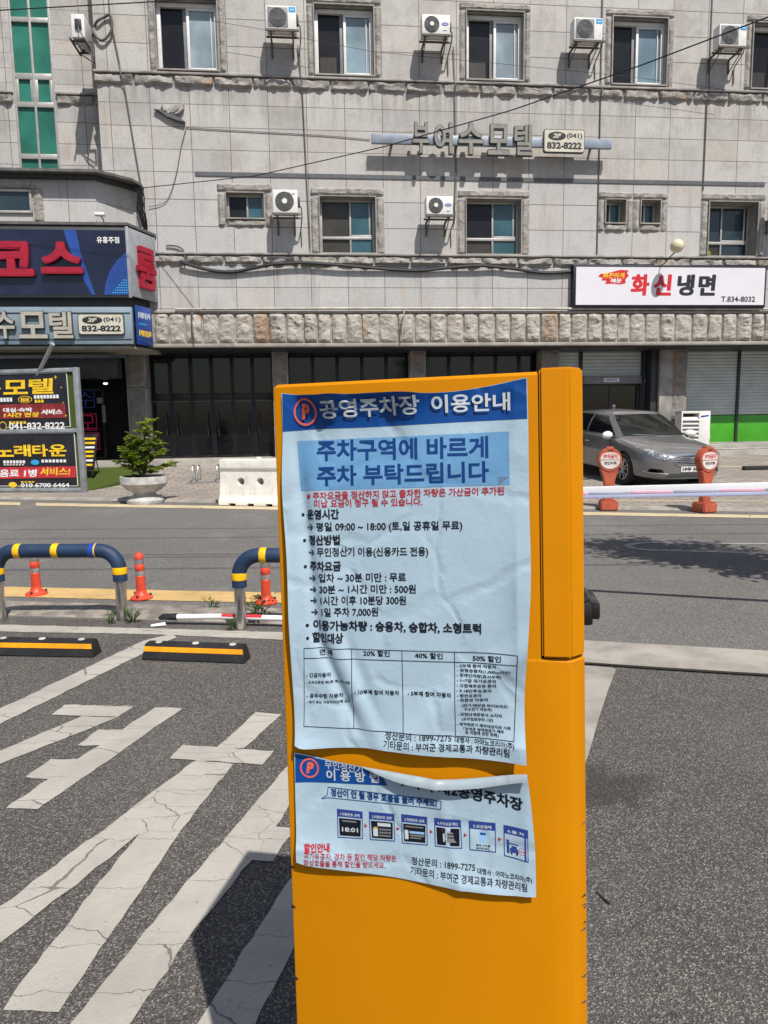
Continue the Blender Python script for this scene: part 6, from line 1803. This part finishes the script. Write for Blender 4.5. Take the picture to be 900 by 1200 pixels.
def smooth_poly(pts, n=24, axis=0):
    out = []
    P = [Vector(p) for p in pts]
    for i in range(len(P) - 1):
        p0, p1, p2, p3 = P[max(0, i - 1)], P[i], P[i + 1], P[min(len(P) - 1, i + 2)]
        for k in range(4):
            t = k / 4
            out.append(.5 * ((2 * p1) + (p2 - p0) * t + (2 * p0 - 5 * p1 + 4 * p2 - p3) * t * t + (3 * p1 - p0 - 3 * p2 + p3) * t ** 3))
    out.append(P[-1])
    return out
class Sheet:
    """a limp sheet: Coons patch between four edge curves, lifted off the panel by lift(x, z) in mm"""
    def __init__(s, edge, lift):
        s.t, s.b = smooth_poly(edge['top']), smooth_poly(edge['bottom'])
        s.l, s.r = smooth_poly(edge['left']), smooth_poly(edge['right'])
        s.lift = lift
    def at(s, a, b):                       # a: left to right, b: top to bottom
        T, Bm = curve_at(s.t, a, 0), curve_at(s.b, a, 0)
        Lf, Rt = curve_at(s.l, b, 1), curve_at(s.r, b, 1)
        c00, c10, c01, c11 = s.t[0], s.t[-1], s.b[0], s.b[-1]
        return T * (1 - b) + Bm * b + Lf * (1 - a) + Rt * a - (c00 * (1 - a) * (1 - b) + c10 * a * (1 - b) + c01 * (1 - a) * b + c11 * a * b)
    def p3(s, x, z, off=0.0):
        return (x * MM, -(s.lift(x, z) + off) * MM, z * MM)
    def paper(s, name, par, nx, nz):
        mb = MB()
        def f(a, b):
            q = s.at(a, 1 - b)
            return s.p3(q.x, q.y)
        mb.grid(f, nx, nz, 'paper')
        return mb.build(name, par, angle=0)
    def quad(s, mb, q, m, off, nx=30, nz=8):
        A, B2, C2, D2 = [Vector(v) for v in q]
        def f(a, b):
            v = (A * (1 - a) + B2 * a) * (1 - b) + (D2 * (1 - a) + C2 * a) * b
            return s.p3(v.x, v.y, off)
        mb.grid(f, nx, nz, m)
    def line(s, mb, p, q, w, m, off, n=24):
        p, q = Vector(p), Vector(q); d = (q - p).normalized(); k = Vector((-d.y, d.x)) * w / 2
        s.quad(mb, (p + k, q + k, q - k, p - k), m, off, n, 1)
    def text(s, mb, row, off):
        txt, x0, z0, x1, z1, h, ink, bold = row
        base, shifts = heavy(bold) if h > 7 else (min(bold, .02), [(0, 0)])
        me, a, b, c, d = glyphs(txt, base, 0, 3 if h > 8 else 2)
        m = {'W': 'pwhite', 'N': 'pnavy', 'N2': 'pnavy', 'R': 'pred', 'K': 'pblack'}[ink]
        dv = Vector((x1 - x0, z1 - z0)); L = dv.length; dv /= L; up = Vector((0, 1))
        sy = h / .82
        def f(v, o):
            q = Vector((x0, z0)) + dv * ((v.x - a) / (b - a) * L) + up * ((v.y + .07) * sy)
            return s.p3(q.x, q.y, o)
        for k, (ox, oz) in enumerate(shifts):
            mb.mesh(me, m, lambda v: f(Vector((v.x + ox, v.y + oz)), off + .02 * k))
    def ring(s, mb, c, r, w, m, off, sq=1.05):
        n = 40
        vs = []
        for rr in (r, r - w):
            for k in range(n):
                vs.append(s.p3(c[0] + rr * cos(2 * pi * k / n), c[1] + rr * sq * sin(2 * pi * k / n), off))
        mb.faces(vs, [(k, (k + 1) % n, n + (k + 1) % n, n + k) for k in range(n)], m)
def bump1(d, w):
    return exp(-(d / w) ** 2)
def knots(x, pts):
    for (a, b), (c, d) in zip(pts, pts[1:]):
        if x <= c:
            t = max(0, (x - a) / (c - a)); t = t * t * (3 - 2 * t)
            return b + (d - b) * t
    return pts[-1][1]
def lift1(x, z):
    top = -16 + 22 * max(0, (x - 150) / 150) ** 1.4                       # z of the top edge
    dt = max(0, top - z)
    A = knots(x, [(0, 1), (28, 2), (58, 20), (80, 31), (104, 16), (140, 18), (172, 28), (202, 12), (240, 5), (270, 2.5), (300, 1.5)])
    q = knots(dt, [(0, 2), (40, 2.5), (110, 6.5), (360, 7.5), (430, 7)])
    q += A * exp(-(dt / (15 + .22 * A)) ** 1.3)
    dl = max(0, x - (2 + (-z) * .045))
    fold = 30 + max(0, (-z - 60)) * .075 + (0 if z > -320 else (-z - 320) * .34)
    down = max(0, min(1, (-z - 45) / 110))
    q += 11 * exp(-dl / 15) * (.5 + .35 * sin(z * .02 + .5)) * down
    q -= 5.6 * exp(-((x - fold) / 8.5) ** 2) * down * max(0, min(1, (452 + z) / 40))
    q += 2.2 * exp(-((x - fold - 22) / 13) ** 2) * down
    q -= 2.6 * exp(-((x - fold - 38 - (z + 300) * .05) / 9) ** 2) * max(0, min(1, (-z - 250) / 90)) * max(0, min(1, (440 + z) / 40))
    db = max(0, 448 + z + (300 - x) * .06)
    q += 12 * exp(-db / 24) * (.35 + .3 * sin(x * .04 + 1.0) + .5 * max(0, (x - 190) / 110))
    dr = max(0, 300 - x)
    q += 7.0 * exp(-dr / 16) * (.5 + .5 * sin(z * .022 + 1.2))
    ridge = (x - 225) * .75 - (z + 395)                                   # crease that runs up to the right edge
    q += 5.5 * exp(-(ridge / 22) ** 2) * max(0, min(1, (x - 130) / 110))
    q += 1.1 * noise.noise(Vector((x * .018, z * .014, 2)))
    return max(.8, q)
def lift2(x, z):
    q = 2.0
    xt = x / 300
    top = -455 - 40 * sin(min(1, xt * 1.5) * pi / 2) * .8 + (12 if x > 200 else 0) * (x - 200) / 100
    dt = max(0, top - z)
    q += 13 * exp(-dt / 20) * max(0, min(1, (x - 40) / 70)) * (.8 + .2 * sin(x * .04))
    q += 4 * exp(-max(0, x - 14) / 14)
    db = max(0, z + 600 + x * .14)
    q += 8 * exp(-db / 18) * (.5 + .5 * sin(x * .03 + .4))
    q += 5 * exp(-max(0, 306 - x) / 18)
    q += 1.6 * bump1(x - 205 + (z + 540) * .2, 8)
    return max(.8, q)
S1 = Sheet(P1_EDGE, lift1)
p1 = S1.paper('large_poster', kiosk, 150, 220)
mb = MB()
H = smooth_poly(P1_HEAD)
def head(a, b):
    T = S1.at(a, .0); Bq = curve_at(H, a, 0); v = T.lerp(Bq, b)
    return S1.p3(v.x, v.y, .32)
mb.grid(lambda a, b: head(.003 + .994 * a, .012 + .988 * (1 - b)), 150, 60, 'phead')
S1.quad(mb, P1_BOX, 'pbox', .28, 80, 30)
for t in range(1):
    A, B2, C2 = [Vector(v) for v in P1_FOLD]
    S1.quad(mb, (A, B2, B2.lerp(C2, .5), C2), 'pfold', .45, 4, 4)
mb.build('printed_panel', p1, angle=0)
mb = MB()
for row in P1_TEXT:
    S1.text(mb, row, 2.8 if row[6] == 'W' else .62)
c, r = P1_RING
S1.ring(mb, c, r, 2.6, 'pcoral', 2.2)
me, a, b, c_, d = glyphs('P', .06, 0, 4, .15)
mb.mesh(me, 'pcoral', lambda v: S1.p3(c[0] - 5.6 + (v.x - a) / (b - a) * 12.5, c[1] - 8.8 + (v.y - c_) / (d - c_) * 18.5, 2.3))
o_ = P1_TABLE['outer']
for i in range(4):
    S1.line(mb, o_[i], o_[(i + 1) % 4], .75, 'pblack', .62, 50)
S1.line(mb, *P1_TABLE['row'], .75, 'pblack', .62, 50)
for q in P1_TABLE['cols']:
    S1.line(mb, *q, .75, 'pblack', .62, 40)
mb.build('printing', p1, angle=0)

S2 = Sheet(P2_EDGE, lift2)
p2 = S2.paper('small_poster', kiosk, 80, 44)
# its upper edge has come loose and rolls forward over the heading
mb = MB()
def roll(a, b):
    a = .30 + .70 * a
    q = S2.at(a, 0); r = 5.4 * sin(min(1, (a - .30) / .22) * pi / 2) * (1 - .25 * max(0, (a - .8) / .2)) + .3
    t = b * radians(168)
    y0 = S2.lift(q.x, q.y)
    return (q.x * MM, -(y0 + r * (1 - cos(t)) * .72) * MM, (q.y + r * sin(t) * .38 - r * 1.75 * b * b) * MM)
mb.grid(roll, 60, 12, 'paperback')
mb.build('curled_edge', p2, angle=0)
mb = MB()
hd = P2_HEAD
def head2(a, b):
    T = S2.at(.004 + .378 * a, .012); Bq = Vector(hd[0]).lerp(Vector(hd[2]), a); v = T.lerp(Bq, b)
    return S2.p3(v.x, v.y, .28)
mb.grid(lambda a, b: head2(a, 1 - b), 30, 12, 'phead')
mb.build('printed_panel', p2, angle=0)
mb = MB()
for row in P2_TEXT:
    S2.text(mb, row, .62)
c, r = P2_RING
S2.ring(mb, c, r - 1.5, 2.2, 'pcoral', .62)
mb.mesh(me, 'pcoral', lambda v: S2.p3(c[0] - 4.6 + (v.x - a) / (b - a) * 10.4, c[1] - 7.2 + (v.y - c_) / (d - c_) * 15, .62))
n_ = len(P2_BUBBLE)
for i in range(n_):
    S2.line(mb, P2_BUBBLE[i], P2_BUBBLE[(i + 1) % n_], .8, 'pnavy', .58, 16)
for k, (q, cap) in enumerate(P2_STEPS):
    q = [Vector(v) for v in q]
    ctr = sum(q, Vector((0, 0))) / 4
    inner = [v + (ctr - v) * .07 for v in q]
    S2.quad(mb, q, 'pstep', .35, 8, 8); 
    hl = [q[0].lerp(q[3], .27), q[1].lerp(q[2], .27)]
    S2.quad(mb, (hl[0] + Vector((1.2, 0)), hl[1] - Vector((1.2, 0)), inner[2], inner[3]), 'paper', .48, 6, 6)
    A, B2 = q[0].lerp(q[3], .215), q[1].lerp(q[2], .215)
    w = .12 if k < 4 else .16
    A, B2 = A.lerp(B2, w), A.lerp(B2, 1 - w)
    S2.text(mb, (cap, A.x, A.y, B2.x, B2.y, 3.6, 'W', .02), .66)
    i4 = [hl[0].lerp(hl[1], .07).lerp(inner[3], .06), hl[1].lerp(hl[0], .07).lerp(inner[2], .06), inner[2].lerp(inner[3], .06), inner[3].lerp(inner[2], .06)]
    U = lambda u, v: (i4[0] * (1 - u) + i4[1] * u) * (1 - v) + (i4[3] * (1 - u) + i4[2] * u) * v
    cell = lambda u0, v0, u1, v1, m, off: S2.quad(mb, (U(u0, v0), U(u1, v0), U(u1, v1), U(u0, v1)), m, off, 3, 3)
    if k < 4:
        cell(.0, .0, 1, .93, 'pblack', .60)
    if k == 0:
        A, B2 = U(.12, .72), U(.88, .72); S2.text(mb, ('18:01', A.x, A.y, B2.x, B2.y, 6.5, 'W', .02), .75); cell(.15, .1, .8, .17, 'acgrey', .7)
    if k == 1:
        cell(.3, .08, .9, .26, 'pwhite', .7); cell(.08, .40, .3, .82, 'pwhite', .7)
        for i in range(5):
            for j in range(3):
                cell(.36 + .115 * i, .38 + .17 * j, .45 + .115 * i, .48 + .17 * j, 'acgrey', .7)
        cell(.12, .32, .3, .38, 'railyellow', .7)
    if k == 2:
        cell(.05, .32, .22, .8, 'pwhite', .7); cell(.28, .36, .95, .48, 'pcard', .7); cell(.3, .54, .95, .62, 'acgrey', .7); cell(.1, .1, .9, .16, 'acgrey', .7); cell(.3, .68, .8, .74, 'acgrey', .7)
    if k == 3:
        cell(.12, .30, .36, .74, 'pwhite', .7); cell(.46, .22, .92, .74, 'acgrey', .7); cell(.5, .3, .88, .36, 'pblack', .75); cell(.5, .46, .88, .52, 'pblack', .75); cell(.1, .1, .3, .18, 'pred', .7)
    if k == 4:
        cell(.36, .02, .70, .60, 'pcard', .62); cell(.4, .08, .66, .2, 'pstep', .7); A, B2 = U(.2, .80), U(.85, .80); S2.text(mb, ('결제 카드를', A.x, A.y, B2.x, B2.y, 2.4, 'K', .03), .7); A, B2 = U(.2, .96), U(.85, .96); S2.text(mb, ('넣어주세요.', A.x, A.y, B2.x, B2.y, 2.4, 'K', .03), .7)
    if k == 5:
        cell(.04, .20, .17, .86, 'pstep', .62); cell(.17, .34, .62, .40, 'pstep', .62); cell(.20, .58, .62, .78, 'pstep', .62); cell(.27, .46, .54, .60, 'pstep', .62); cell(.24, .76, .32, .88, 'pblack', .7); cell(.50, .76, .58, .88, 'pblack', .7)
        A, B2 = U(.66, .70), U(.95, .70); S2.text(mb, ('OUT', A.x, A.y, B2.x, B2.y, 3.4, 'R', .03), .7); cc = U(.80, .62); S2.ring(mb, (cc.x, cc.y), 5.2, .6, 'pred', .7, .85)
for q in P2_ARROWS:
    x, z = q
    vs = [S2.p3(x - 1.8, z + 2.6, .62), S2.p3(x + 2.2, z, .62), S2.p3(x - 1.8, z - 2.6, .62)]
    mb.faces(vs, [(0, 1, 2)], 'pred')
mb.build('printing', p2, angle=0)
